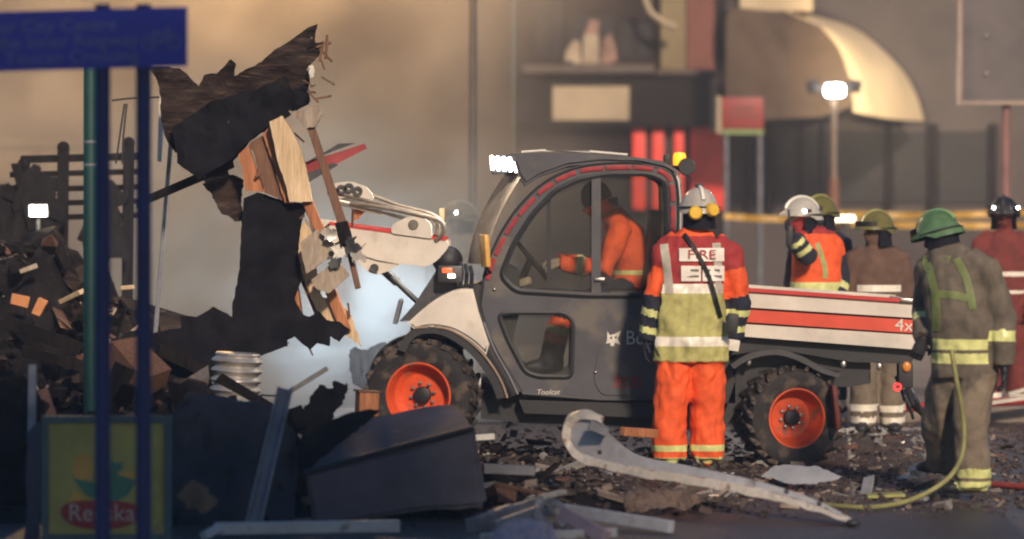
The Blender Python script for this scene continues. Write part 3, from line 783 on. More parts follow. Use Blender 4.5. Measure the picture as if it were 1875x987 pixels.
# wheels: deep orange rims, lugged tyres; front steered left, rear steered right
def wheel(loc, rad, wdt, yaw, lugs=True):
    wr = bpy.data.objects.new('wheel', None); link(wr); wr.parent = tr
    wr.location = Vector(loc) - T0; wr.rotation_euler = (0, 0, yaw); wr.empty_display_size = .1
    rr = rad * .565; O = Vector((0, 0, 0)); ax = Vector((0, 1, 0)); h = wdt / 2
    bm = NB(); lathe(bm, [(rr, -h * .82), (rr * 1.1, -h * .92), (rad * .80, -h), (rad * .92, -h * .86), (rad * .965, -h * .6), (rad * .972, 0), (rad * .965, h * .6), (rad * .92, h * .86), (rad * .80, h), (rr * 1.1, h * .92), (rr, h * .82)], O, ax, 48)
    obj('tyre', bm, M_rubber, wr, world=False)
    bm = NB(); lathe(bm, [(rr * 1.03, -h * .80), (rr * 1.05, -h * .92), (rr * .99, -h * .92), (rr * .93, -h * .72), (rr * .88, -h * .30), (rr * .70, -h * .02), (rr * .48, h * .02), (rr * .30, 0), (.001, 0)], O, ax, 40)
    obj('rim', bm, M_rim, wr, world=False)
    bm = NB(); lathe(bm, [(rr * .27, 0.0), (rr * .27, -h * .30), (rr * .2, -h * .36), (.001, -h * .36)], O, ax, 20); obj('hub', bm, M_black, wr, world=False)
    bmn = None
    for k in range(8):
        a = k * math.pi / 4 + .2
        if bmn is None:
            bm = NB(); lathe(bm, [(.012, 0), (.012, -.022), (.001, -.024)], O, ax, 6); bmn = obj('wheel_nut', bm, M_steel, wr, world=False); nut = bmn
        else:
            nut = bpy.data.objects.new('wheel_nut', bmn.data); link(nut, wr)
        nut.location = (math.cos(a) * rr * .38, -h * .01, math.sin(a) * rr * .38)
    if lugs:
        lm = None; N = 22
        for k in range(N):
            for sg in (-1, 1):
                if lm is None:
                    bm = NB(); b2 = bmesh.new(); bmesh.ops.create_cube(b2, size=1); bmesh.ops.scale(b2, vec=(.034, wdt * .50, .034), verts=b2.verts)
                    for v in b2.verts:
                        if v.co.z > 0: v.co.x *= .7
                        v.co.x += v.co.y * .45
                    bmesh.ops.bevel(b2, geom=b2.edges[:], offset=.004, segments=1, affect='EDGES'); merge(bm, b2)
                    lg = obj('tread_lug', bm, M_rubber, wr, world=False); lm = lg.data
                else:
                    lg = bpy.data.objects.new('tread_lug', lm); link(lg, wr)
                a = 2 * math.pi * (k + (.5 if sg > 0 else 0)) / N
                Rm = Matrix.Rotation(a, 4, 'Y')
                p = Rm @ Vector((0, sg * wdt * .25, rad * .975))
                lg.matrix_local = Matrix.Translation(p) @ Rm @ Matrix.Diagonal((1, -sg, 1, 1)) if sg > 0 else Matrix.Translation(p) @ Rm
    return wr
fz, rz = TZ(725), TZ(766)
wheel((TX(775, Y0 + .13), Y0 + .13, fz), .385, .27, R(-14))
wheel((TX(1447, Y0 + .13), Y0 + .13, rz), .345, .27, R(17))
wheel((TX(760, Y0 + .13), Y0 + WID - .14, fz), .385, .27, R(166), False)
wheel((TX(1447, Y0 + .13), Y0 + WID - .14, rz), .345, .27, R(197), False)

# front fender (white shell over a black arch) and nose
def shell(name, pts_top, pts_bot, y0, y1, m, crown=.0):
    """curved panel between two open profiles (x,z px) swept across the depth"""
    bm = NB(); n = len(pts_top)
    A = [(TX(a), TZ(b)) for a, b in pts_top]; B = [(TX(a), TZ(b)) for a, b in pts_bot]
    poly = A + B[::-1]
    plate(bm, poly, [], y0, y1)
    es = [e for e in bm.edges if len(e.link_faces) == 2 and e.calc_face_angle(0) > 1.0 and abs(e.verts[0].co.y - e.verts[1].co.y) < 1e-4]
    bmesh.ops.bevel(bm, geom=es, offset=.018, segments=2, affect='EDGES')
    return tp(name, bm, m)
f_top = crom([(746, 592), (770, 570), (800, 547), (835, 531), (866, 529)], False, 4)
f_bot = crom([(760, 604), (790, 598), (830, 605), (868, 628), (890, 650)], False, 4)
shell('front_fender', f_top + [(876, 570), (896, 630)], f_bot, Y0 - .02, Y0 + .34, M_white)
bm = NB(); arcp = crom([(728, 640), (745, 612), (770, 600), (810, 602), (850, 622), (885, 655), (912, 695), (925, 728)], False, 4)
arci = crom([(742, 645), (757, 620), (778, 611), (808, 613), (843, 632), (874, 662), (898, 700), (910, 730)], False, 4)
plate(bm, px(arcp + arci[::-1]), [], Y0 - .03, Y0 + .30); tp('wheel_arch', bm, M_black)
bm = NB(); loft(bm, [Vector((x, Y0 - .034, z)) for x, z in px(crom([(760, 600), (812, 600), (853, 620), (889, 653), (916, 694), (929, 728)], False, 4))], .009); tp('arch_trim', bm, mat('mud_tan', (.30, .22, .16), .8), tr)
bm = NB(); loft(bm, [Vector((x, Y0 + .03, z)) for x, z in px(crom([(873, 520), (868, 560), (878, 600), (898, 645), (925, 690), (945, 722)], False, 5))], .016, .05, Vector((0, 1, 0))); tp('cab_pillar', bm, M_black)
bm = NB(); loft(bm, [Vector((x, Y0 + .01, z)) for x, z in px(crom([(886, 590), (905, 640), (930, 685), (948, 722)], False, 5))], .008); tp('pillar_trim', bm, M_zinc)
bm = NB(); plate(bm, px([(748, 590), (790, 552), (840, 528), (880, 520), (885, 600), (800, 700), (752, 690)]), [], Y0 + .36, Y0 + WID - .36)
tp('nose_body', bm, M_dsteel)
shell('front_fender', f_top + [(876, 570), (896, 630)], f_bot, Y0 + WID - .34, Y0 + WID + .02, M_white)
# chassis between the wheels
bm = NB(); plate(bm, px([(880, 700), (960, 728), (1236, 738), (1350, 742), (1350, 640), (1600, 655), (1600, 705), (1560, 712), (1380, 700), (1330, 792), (1040, 786), (880, 770)]), [], Y0 + .20, Y0 + WID - .2); tp('chassis', bm, M_black)
bm = NB(); plate(bm, px([(950, 733), (1238, 742), (1238, 768), (960, 758)]), [], Y0 + .06, Y0 + .2); tp('side_step', bm, M_black)
bm = NB(); box(bm, (TX(1085), Y0 + .12, TZ(766)), (.16, .1, .05), None, .01); tp('step_tread', bm, M_dsteel)
bm = NB(); lathe(bm, [(.001, 0), (.09, 0), (.1, .03), (.1, .5), (.001, .5)], Vector((TX(1045), Y0 + .3, TZ(775))), Vector((0, 1, 0)), 20); tp('axle_housing', bm, M_dsteel)
# rear arch and mud guard
ra = crom([(1338, 668), (1372, 648), (1420, 640), (1468, 652), (1510, 675), (1540, 684)], False, 4)
rb = crom([(1344, 676), (1376, 658), (1420, 650), (1462, 661), (1502, 682), (1535, 692)], False, 4)
bm = NB(); plate(bm, px(ra + rb[::-1]), [], Y0 + .02, Y0 + .34); tp('rear_arch', bm, mat('arch_grey', (.05, .05, .055), .5, var=.4), tr)
bm = NB(); plate(bm, px([(1245, 612), (1370, 620), (1686, 643), (1670, 668), (1560, 664), (1420, 640), (1350, 650), (1245, 660)]), [], Y0 + .10, Y0 + WID - .1); tp('bed_frame', bm, M_black)
bm = NB(); plate(bm, px([(1250, 660), (1340, 660), (1350, 700), (1330, 760), (1250, 745)]), [], Y0 + .2, Y0 + WID - .2); tp('engine_box', bm, M_black)
for q in ((1372, 664), (1546, 668), (1612, 672)):
    bm = NB(); ball(bm, (TX(q[0]), Y0 + .06, TZ(q[1])), .02, (1, .5, 1.3)); tp('lamp_reflector', bm, M_steel)
bm = NB(); box(bm, (TX(1530), Y0 + .05, TZ(745)), (.03, .26, .30), (0, R(-6), 0), .006); tp('mud_flap', bm, mat('flap_red', (.22, .05, .04), .8, spots=((.06, .05, .05), 8, .5)), tr)
# tail lamps and hitch
bm = NB(); box(bm, (TX(1660), Y0 + .1, TZ(688)), (.10, .12, .17), None, .01); tl = tp('tail_lamp', bm, M_black)
bm = NB(); ball(bm, (TX(1661), Y0 + .03, TZ(672)), .03, (1, .5, 1.2)); tp('indicator', bm, mat('ind_amber', (.7, .25, .04), .3), tl)
bm = NB(); lathe(bm, [(.014, 0), (.03, 0), (.03, -.02), (.014, -.02)], Vector((TX(1644), Y0 + .035, TZ(709))), Vector((0, 1, 0)), 18); tp('brake_lamp', bm, mat('brake_red', (.7, .03, .03), .3, emit=(1, .05, .05), estr=.6), tl)
bm = NB(); loft(bm, [P(1662, 715, Y0 + .5), P(1672, 740, Y0 + .4), P(1690, 755, Y0 + .5)], .03); tp('hitch', bm, M_dsteel)
for i in range(5):
    a = P(1640 + i * 8, 690 + (i * 17) % 40, Y0 + .2); bm = NB(); loft(bm, [a, a + Vector((.03, -.05, -.07)), a + Vector((.06, .0, -.16))], .011, seg=6); tp('hydraulic_coupler', bm, M_steel if i % 2 else M_dsteel)

# roof lamp bar, beacon, rear work lamp, exhaust, mirror
bm = NB(); box(bm, (TX(934), Y0 + .62, TZ(300)), (.10, 1.05, .12), (0, R(-8), 0), .02); lb = tp('lamp_bar', bm, M_black)
M_led = mat('led_lit', (1, 1, 1), .3, emit=(1, .96, .88), estr=11)
for i in range(5):
    x = TX(901 + i * 11); bm = NB(); box(bm, (x, Y0 + .08 + i * .004, TZ(298 + i * 1.0)), (.023, .05, .10), (0, R(-4), 0), .010); tp('lamp', bm, M_led, lb)
bm = NB(); box(bm, (TX(925), Y0 + .125, TZ(300)), (.20, .03, .12), (0, R(-8), 0), .01); tp('lamp_bracket', bm, M_black, lb)
lamp('cab_beam', 'SPOT', (TX(893), Y0 + .35, TZ(300)), 90, (1, .90, .76), tr, aim=(TX(520), Y0 + .30, TZ(500)), size=75, blend=.7, radius=.1)
bm = NB(); lathe(bm, [(.042, 0), (.045, .02), (.045, .06), (.036, .085), (.001, .09)], Vector((TX(1247), Y0 + .2, TZ(302))), Vector((0, 0, 1)), 20); bc = tp('beacon', bm, M_amber)
bm = NB(); lathe(bm, [(.001, -.035), (.05, -.035), (.05, 0), (.001, 0)], Vector((TX(1247), Y0 + .2, TZ(303))), Vector((0, 0, 1)), 20); tp('beacon_base', bm, M_black, bc)
bm = NB(); lathe(bm, [(.001, -.05), (.055, -.05), (.06, 0), (.045, .05), (.001, .06)], Vector((TX(1259), Y0 + .12, TZ(305))), Vector((0, 1, 0)), 20); rl = tp('rear_work_lamp', bm, M_black)
bm = NB(); ball(bm, (TX(1241), Y0 + .1, TZ(318)), .018); tp('lamp_screw', bm, M_steel, rl)
bm = NB(); box(bm, (TX(1224), Y0 + .25, TZ(291)), (.045, .05, .07), None, .012); tp('camera_box', bm, M_black)
bm = NB(); loft(bm, [(TX(1246), Y0 + .09, TZ(560)), (TX(1246), Y0 + .09, TZ(370)), (TX(1243), Y0 + .09, TZ(330)), (TX(1236), Y0 + .09, TZ(316))], .02); tp('rear_grab_rail', bm, M_galv)
bm = NB(); box(bm, (TX(888), Y0 - .06, TZ(459)), (.035, .12, .22), (0, R(-4), R(20)), .012); mr_ = tp('mirror', bm, M_mirror)
bm = NB(); loft(bm, [(TX(890), Y0 - .05, TZ(490)), (TX(898), Y0 + .05, TZ(500))], .012); tp('mirror_arm', bm, M_black, mr_)
# headlamp cluster with dark hood
bm = NB(); ball(bm, (TX(818), Y0 + .30, TZ(478)), .105, (1.0, .9, .95)); tp('lamp_hood', bm, M_black)
bm = NB(); box(bm, (TX(824), Y0 + .22, TZ(503)), (.17, .16, .12), None, .02); hl = tp('headlamp', bm, M_dsteel)
bm = NB(); box(bm, (TX(818), Y0 + .135, TZ(496)), (.07, .02, .035), None, .008); tp('indicator', bm, mat('ind_red', (.8, .12, .04), .3, emit=(1, .15, .05), estr=.5), hl)
bm = NB(); box(bm, (TX(826), Y0 + .135, TZ(506)), (.05, .02, .028), None, .008); tp('lens', bm, mat('head_lens', (1, 1, 1), .3, emit=(1, .9, .75), estr=4), hl)
for i in range(3):
    bm = NB(); loft(bm, [P(843 + i * 9, 480 + i * 4, Y0 + .2), P(846 + i * 9, 500, Y0 + .17), P(843 + i * 10, 524, Y0 + .2)], .014, seg=8); tp('cable', bm, M_dsteel, hl)
lamp('head_beam', 'SPOT', (TX(742), Y0 + 1.25, TZ(560)), 260, (.76, .91, 1.0), tr, aim=(-1.25, 25.2, .80), size=115, blend=.9, radius=.1)

# loader arms, red-striped; hydraulic rams and hoses
arm = [(560, 402), (600, 406), (815, 437), (822, 452), (800, 478), (780, 490), (690, 478), (640, 462), (560, 448)]
for k, (ya, yb) in enumerate(((Y0 + .22, Y0 + .34), (Y0 + WID - .34, Y0 + WID - .22))):
    bm = NB(); plate(bm, px(rounded(arm, 10)), [], ya, yb)
    a_ = tp('loader_arm', bm, M_white)
    bm = NB(); plate(bm, px([(600, 406), (814, 436), (816, 442), (600, 412)]), [], ya - .006, ya - .001); tp('red_stripe', bm, M_red, a_)
    bm = NB(); plate(bm, px(rounded([(640, 462), (690, 478), (730, 486), (715, 495), (690, 505), (672, 500), (655, 485)], 6)), [], ya + .02, yb - .02); tp('gusset', bm, M_white, a_)
    bm = NB(); lathe(bm, [(.001, -.02), (.03, -.02), (.03, 0)], Vector((TX(683), ya, TZ(492))), Vector((0, 1, 0)), 14); tp('pivot_pin', bm, M_dsteel, a_)
bm = NB(); plate(bm, px(rounded([(714, 428), (716, 412), (742, 398), (768, 396), (788, 410), (790, 438), (760, 434)], 6)), [], Y0 + .20, Y0 + .36); br = tp('arm_bracket', bm, M_white)
bm = NB(); lathe(bm, [(.001, -.012), (.032, -.012), (.036, 0)], Vector((TX(755), Y0 + .2, TZ(412))), Vector((0, 1, 0)), 14); tp('pivot_pin', bm, M_hose, br)
for i, (pts, r) in enumerate((([(640, 372), (700, 380), (770, 395), (805, 405), (812, 425), (798, 440)], .014), ([(600, 352), (650, 362), (720, 380), (780, 396), (800, 408), (800, 430)], .016), ([(610, 340), (660, 350), (730, 376), (790, 392), (814, 412)], .012))):
    bm = NB(); loft(bm, [P(a, b, Y0 + .2 + .05 * i) for a, b in crom(pts, False, 5)], r, seg=8); tp('hydraulic_hose', bm, M_hose)
bm = NB(); loft(bm, [P(612, 366, Y0 + .28), P(700, 388, Y0 + .28)], .028); tp('ram_cylinder', bm, M_galv)
bm = NB(); loft(bm, [P(700, 388, Y0 + .28), P(745, 400, Y0 + .28)], .017); tp('ram_rod', bm, M_steel)
bm = NB(); loft(bm, [P(688, 482, Y0 + .4), P(728, 518, Y0 + .4)], .030); tp('ram_cylinder', bm, M_dsteel)
bm = NB(); loft(bm, [P(728, 518, Y0 + .4), P(768, 556, Y0 + .4)], .020); tp('ram_rod', bm, M_dsteel)
qa = rounded([(592, 345), (612, 334), (640, 332), (668, 342), (684, 362), (668, 372), (640, 360), (608, 366)], 8)
bm = NB(); plate(bm, px(qa), [], Y0 + .24, Y0 + .32); q_ = tp('quick_coupler', bm, M_white)
for q in ((622, 347), (636, 344), (652, 350), (608, 352)):
    bm = NB(); lathe(bm, [(.012, -.02), (.034, -.02), (.034, 0), (.012, 0), (.012, -.02)], Vector((TX(q[0]), Y0 + .24, TZ(q[1]))), Vector((0, 1, 0)), 16); tp('coupler_ring', bm, M_dsteel, q_)
bm = NB(); plate(bm, px([(640, 385), (665, 372), (672, 378), (652, 402), (642, 405)]), [], Y0 + .3, Y0 + .36); tp('coupler_tongue', bm, M_orng, tr)
# bumper upright in front of the wheel
bm = NB(); beam(P(735, 548, Y0 + .5), P(724, 592, Y0 + .5), .03, .3, bm=bm); tp('bumper_plate', bm, M_zinc)
bm = NB(); plate(bm, px([(728, 592), (756, 560), (795, 500), (800, 470), (838, 468), (835, 530), (790, 552), (755, 590)]), [], Y0 + .30, Y0 + .95); tp('arm_tower', bm, M_dsteel)
bm = NB(); box(bm, (TX(805), Y0 + .9, TZ(395)), (.04, .5, .10), None, .01); tp('arm_stop', bm, M_pale)

# ------------------------------------------------------------------ people
def hand(wrist, d, palm_n, m, parent, side=1, curl=.5, s=1.0):
    """gloved hand: palm, four unequal bent fingers and a thumb leaving the side of the palm"""
    d = d.normalized(); n = (palm_n - d * palm_n.dot(d)).normalized(); x = d.cross(n) * side
    bm = NB()
    loft(bm, [wrist - d * .02, wrist + d * .02, wrist + d * .06, wrist + d * .095], [.03 * s, .04 * s, .045 * s, .042 * s], [.026 * s, .022 * s, .020 * s, .016 * s], x, 10)
    for k, (off, L) in enumerate(((-.033, .062), (-.011, .074), (.011, .078), (.033, .070))):
        b = wrist + d * .088 + x * off * s
        q1 = b + (d * math.cos(curl * .5) + n * math.sin(curl * .5)) * L * .42 * s
        q2 = q1 + (d * math.cos(curl * 1.3) + n * math.sin(curl * 1.3)) * L * .33 * s
        q3 = q2 + (d * math.cos(curl * 2.1) + n * math.sin(curl * 2.1)) * L * .28 * s
        loft(bm, [b - d * .01, q1, q2, q3], [.0112 * s, .0108 * s, .010 * s, .007 * s], seg=8)
    tb = wrist + d * .03 + x * .036 * s
    t1 = tb + (d * .6 + x * .7 + n * .25).normalized() * .035; t2 = t1 + (d * .9 + x * .25 + n * .4).normalized() * .032
    loft(bm, [tb - x * .015, t1, t2], [.015 * s, .0125 * s, .009 * s], seg=8)
    me = remeshed(bm, .0055, 2); me.materials.append(m); me.shade_smooth()
    o = bpy.data.objects.new('hand' if m is M_skin else 'glove', me); link(o); o.parent = parent
    me.transform(chain_matrix(parent).inverted())
    return o

def seg_t(p, a, b):
    ab = b - a; t = max(0, min(1, (p - a).dot(ab) / max(1e-9, ab.dot(ab))))
    return t, (p - (a + ab * t)).length

def person(label, Y, J, style, mats, side=Vector((1, 0, 0)), face=None, torso_w=(.17, .18, .20, .21, .12), torso_d=(.12, .125, .135, .12, .08),
           leg_r=(.105, .09, .075), arm_r=(.082, .068, .055), wrinkle=.010, root=None, pleat=0.0, voxel=.0105, headtilt=Vector((0, 0, 1)), cat='person', seed=1, hs=1.0):
    """J: name -> (px, py, dy); one continuous body remeshed from tapered limbs, materials by body region"""
    W = {k: P(v[0], v[1], Y + v[2]) for k, v in J.items()}
    if root is None: root = Vector(((W['al'].x + W['ar'].x) / 2, Y, 0.0))
    t = thing('person', label, cat, root)
    bm = NB()
    tors = [W['hem'], W['hip'], W['waist'], W['chest'], W['neck']]
    loft(bm, tors, list(torso_w), list(torso_d), side, 20, power=.85)
    bones = [('torso', tors[i], tors[i + 1], (torso_w[i] + torso_d[i]) * .5) for i in range(4)]
    for L in 'lr':
        hp_, kn, an, to = W['h' + L], W['k' + L], W['a' + L], W['t' + L]
        mid = hp_.lerp(kn, .5); mc = kn.lerp(an, .45)
        loft(bm, [hp_ + (hp_ - kn).normalized() * .06, hp_, mid, kn, mc, an, an + Vector((0, 0, -.01))], [leg_r[0] * .9, leg_r[0], leg_r[0] * .98, leg_r[1], leg_r[1] * 1.02, leg_r[2] * 1.08, leg_r[2]], seg=16)
        d = to - an; d.z = 0; d = d.normalized() if d.length > .01 else Vector((0, -1, 0))
        sole = an.z - .055 if an.z < .2 else an.z - .07
        c0 = Vector((an.x, an.y, sole + .0)) 
        fs = d.cross(Vector((0, 0, 1)))
        loft(bm, [c0 - d * .085 + Vector((0, 0, .05)), c0 - d * .05 + Vector((0, 0, .055)), c0 + d * .06 + Vector((0, 0, .05)), c0 + d * .15 + Vector((0, 0, .038)), c0 + d * .195 + Vector((0, 0, .03))], [.036, .048, .05, .052, .03], [.045, .055, .05, .036, .024], fs, 14)
        loft(bm, [an + Vector((0, 0, .12)), c0 + Vector((0, 0, .05))], [leg_r[2] * .85, .055], seg=12)
        bones += [('thigh_' + L, hp_, kn, leg_r[0]), ('shin_' + L, kn, an + Vector((0, 0, -.02)), leg_r[1]), ('boot_' + L, c0 + Vector((0, 0, .02)), c0 + d * .18 + Vector((0, 0, .02)), .05)]
        sh, el, wr = W['s' + L], W['e' + L], W['w' + L]
        inn = sh.lerp(W['neck'], .45)
        loft(bm, [inn, sh, sh.lerp(el, .5), el, el.lerp(wr, .5), wr], [arm_r[0] * .9, arm_r[0], arm_r[0] * .95, arm_r[1], arm_r[1] * .95, arm_r[2]], seg=14)
        bones += [('upper_' + L, sh, el, arm_r[0]), ('fore_' + L, el, wr, arm_r[1])]
    hd = W['head']; f = (face or Vector((0, 1, 0))).normalized(); ht = headtilt.normalized()
    f = (f - ht * f.dot(ht)).normalized(); hsd = f.cross(ht)
    q = hs
    loft(bm, [W['neck'] - ht * .03, W['neck'].lerp(hd, .5), hd], [.07, .062, .06], seg=12)
    loft(bm, [hd - ht * .125 * q + f * .045, hd - ht * .10 * q + f * .035, hd - ht * .05 * q + f * .015, hd, hd + ht * .06 * q, hd + ht * .10 * q, hd + ht * .118 * q],
         [v * q for v in (.025, .05, .066, .076, .072, .048, .015)], [v * q for v in (.03, .062, .085, .097, .09, .062, .02)], hsd, 16)
    nb = hd + f * .085 * q - ht * .02
    loft(bm, [nb + ht * .035 - f * .01, nb + f * .012, nb + f * .026 - ht * .02, nb - ht * .035], [.010, .012, .016, .012], seg=8)
    for sg in (-1, 1): ball(bm, hd + hsd * sg * .076 * q - f * .01, .026, (.5, .8, 1.2), seg=8)
    bones.append(('head', hd - ht * .08, hd + ht * .06, .08)); bones.append(('neckb', W['neck'], hd - ht * .09, .06))
    me = remeshed(bm, voxel, 3)
    me.update()
    BA = np.array([tuple(b_[1]) for b_ in bones]); BB = np.array([tuple(b_[2]) for b_ in bones]); BR = np.array([b_[3] for b_ in bones])
    def nearest(co):
        ab = BB - BA; tt = np.clip(((co[:, None, :] - BA[None]) * ab[None]).sum(-1) / np.maximum(1e-9, (ab * ab).sum(-1))[None], 0, 1)
        dd = np.linalg.norm(co[:, None, :] - (BA[None] + ab[None] * tt[..., None]), axis=-1) - BR[None]
        k = dd.argmin(1); return k, tt[np.arange(len(k)), k]
    nv = len(me.vertices); co = np.empty(nv * 3); me.vertices.foreach_get('co', co); co = co.reshape(-1, 3)
    nr = np.array([tuple(v.normal) for v in me.vertices])
    kb, _ = nearest(co)
    amp = np.array([0.0 if b_[0] in ('head', 'neckb') else (.15 if 'boot' in b_[0] else 1.0) for b_ in bones])[kb] * wrinkle
    nz = np.array([noise.noise(Vector((c[0] * 9 + c[2] * 5 + seed * 7.7, c[1] * 9, c[2] * 6 - c[0] * 4))) + .55 * noise.noise(Vector((c[0] * 20 - c[2] * 9, c[1] * 20 + seed, c[2] * 13 + c[0] * 7))) - .5 * abs(noise.noise(Vector((c[0] * 12, c[1] * 12 + 3, c[2] * 8 + seed)))) for c in co])
    dsp = amp * nz
    if pleat:
        tors_ = np.array([b_[0] == 'torso' for b_ in bones])[kb] & (co[:, 2] < W['chest'].z - .1)
        pz = np.array([noise.noise(Vector((c[0] * 15 + seed, c[1] * 5, c[2] * 2.2))) for c in co])
        dsp = dsp + np.where(tors_, pz * pleat, 0)
    co += nr * dsp[:, None]
    me.vertices.foreach_set('co', co.ravel()); me.update()
    for m_ in mats: me.materials.append(m_)
    npol = len(me.polygons); pc = np.empty(npol * 3); me.polygons.foreach_get('center', pc); pc = pc.reshape(-1, 3)
    kp, tpar = nearest(pc)
    idx = [style(bones[kp[i]][0], float(tpar[i]), Vector(pc[i]), me.polygons[i].normal) for i in range(npol)]
    me.polygons.foreach_set('material_index', idx)
    me.shade_smooth()
    me.transform(Matrix.Translation(-root))
    bo = bpy.data.objects.new('body', me); link(bo, t)
    bvh = BVHTree.FromPolygons([v.co + root for v in me.vertices], [tuple(p_.vertices) for p_ in me.polygons])
    return t, W, bvh, dict(f=f, ht=ht, hsd=hsd, hd=hd)

def helmet(t, I, m, crest=True, brim=.03, visor=False, s=1.0, curtain=M_navy, torch=None, name='helmet', badge=None):
    hd, f, u, x = I['hd'], I['f'], I['ht'], I['hsd']
    bm = NB(); n = 20; rows = []
    prof = [(1.10, -.25), (1.08, -.1), (1.0, .15), (.86, .5), (.62, .78), (.32, .95), (.05, 1.0)]
    for r, z in prof:
        row = []
        for k in range(n):
            a = 2 * math.pi * k / n; ca, sa = math.cos(a), math.sin(a)
            fl = 0.0
            if z < -.05: fl = brim * (1.2 if sa > 0.3 else .8)
            back = -.03 if (sa < -.2 and z < 0) else 0
            row.append(bm.verts.new(hd + u * (.03 + z * .115 * s + back) + x * ca * (.115 * r * s + fl * .4) + f * (sa * (.138 * r * s + fl))))
        rows.append(row)
    for a, b in zip(rows, rows[1:]):
        for k in range(n): bm.faces.new((a[k], a[(k + 1) % n], b[(k + 1) % n], b[k]))
    bm.faces.new(rows[-1])
    bmesh.ops.solidify(bm, geom=bm.faces[:], thickness=.006)
    hm = obj(name, bm, m, t, smooth=50)
    if crest:
        bm = NB(); ps = [hd + u * (.03 + .120 * s * math.cos(a)) + f * (.146 * s * math.sin(a)) for a in [R(v) for v in range(-75, 76, 15)]]
        loft(bm, ps, .014, .012, x, 8); obj('crest', bm, m, hm)
    bm = NB(); ps = [hd + u * .012 + x * math.cos(a) * .128 * s + f * (math.sin(a) * .155 * s) for a in [R(v) for v in range(0, 361, 20)]]
    loft(bm, ps, .008, .014, Vector((0, 0, 1)), 6, cap=False); obj('band', bm, M_black, hm)
    if visor:
        bm = NB(); vs_ = []
        for z in (-.02, .045):
            vs_.append([bm.verts.new(hd + u * (z + .02) + x * math.cos(a) * .125 * s + f * (math.sin(a) * .165 * s + .012)) for a in [R(v) for v in range(20, 161, 14)]])
        for k in range(len(vs_[0]) - 1): bm.faces.new((vs_[0][k], vs_[0][k + 1], vs_[1][k + 1], vs_[1][k]))
        bmesh.ops.solidify(bm, geom=bm.faces[:], thickness=.004); obj('visor', bm, M_dsteel, hm, smooth=60)
    if curtain:
        bm = NB(); r0 = []
        for z, rr in ((-.01, 1.0), (-.07, .96), (-.13, 1.02)):
            r0.append([bm.verts.new(hd + u * z + x * math.cos(a) * .108 * rr * s + f * (math.sin(a) * .125 * rr * s)) for a in [R(v) for v in range(165, 376, 15)]])
        for a, b in zip(r0, r0[1:]):
            for k in range(len(a) - 1): bm.faces.new((a[k], a[k + 1], b[k + 1], b[k]))
        bmesh.ops.solidify(bm, geom=bm.faces[:], thickness=.008); obj('neck_curtain', bm, curtain, hm, smooth=60)
    if torch is not None:
        for q in torch:
            bm = NB(); loft(bm, [hd + q, hd + q + f * .05], .016, seg=10); th = obj('torch', bm, M_black, hm)
            bm = NB(); ball(bm, hd + q + Vector((0, -.012, 0)) + f * .05, .0125, seg=10); obj('torch_lens', bm, M_torch, th)
    return hm

def eyes(t, I):
    for sg in (-1, 1):
        bm = NB(); ball(bm, I['hd'] + I['f'] * .083 + I['hsd'] * sg * .031 + I['ht'] * .005, .0125, seg=10); obj('eye', bm, M_black, t)
    bm = NB(); ball(bm, I['hd'] + I['f'] * .092 - I['ht'] * .072, .022, (1.0, .35, .3), rot=(0, 0, math.atan2(I['f'].y, I['f'].x) - math.pi / 2), seg=10)
    obj('mouth', bm, mat('lips', (.25, .09, .07), .6), t)

def strip_on(t, bvh, pts, Y, wdt, m, name, off=.006, dirv=Vector((0, 1, 0)), thick=.004):
    """a webbing strip laid on the body surface along photo points (seen from the street side)"""
    bm = NB(); c = crom(pts, False, 6); ps = []
    for a, b in c:
        o = P(a, b, Y - 1.0); h = bvh.ray_cast(o, dirv)
        ps.append((h[0] if h[0] else P(a, b, Y)) - dirv * off)
    rows = []
    for i, p_ in enumerate(ps):
        tg = (ps[min(i + 1, len(ps) - 1)] - ps[max(0, i - 1)]).normalized(); sd_ = tg.cross(dirv).normalized()
        row = []
        for k in (-1, -.33, .33, 1):
            q = p_ + sd_ * wdt / 2 * k; h = bvh.ray_cast(q - dirv * .3, dirv)
            if h[0] and (h[0] - q).length < .1: q = h[0] - dirv * off
            row.append(bm.verts.new(q))
        rows.append(row)
    for a, b in zip(rows, rows[1:]):
        for k in range(3): bm.faces.new((a[k], b[k], b[k + 1], a[k + 1]))
    bmesh.ops.solidify(bm, geom=bm.faces[:], thickness=-thick)
    return obj(name, bm, m, t, smooth=60)

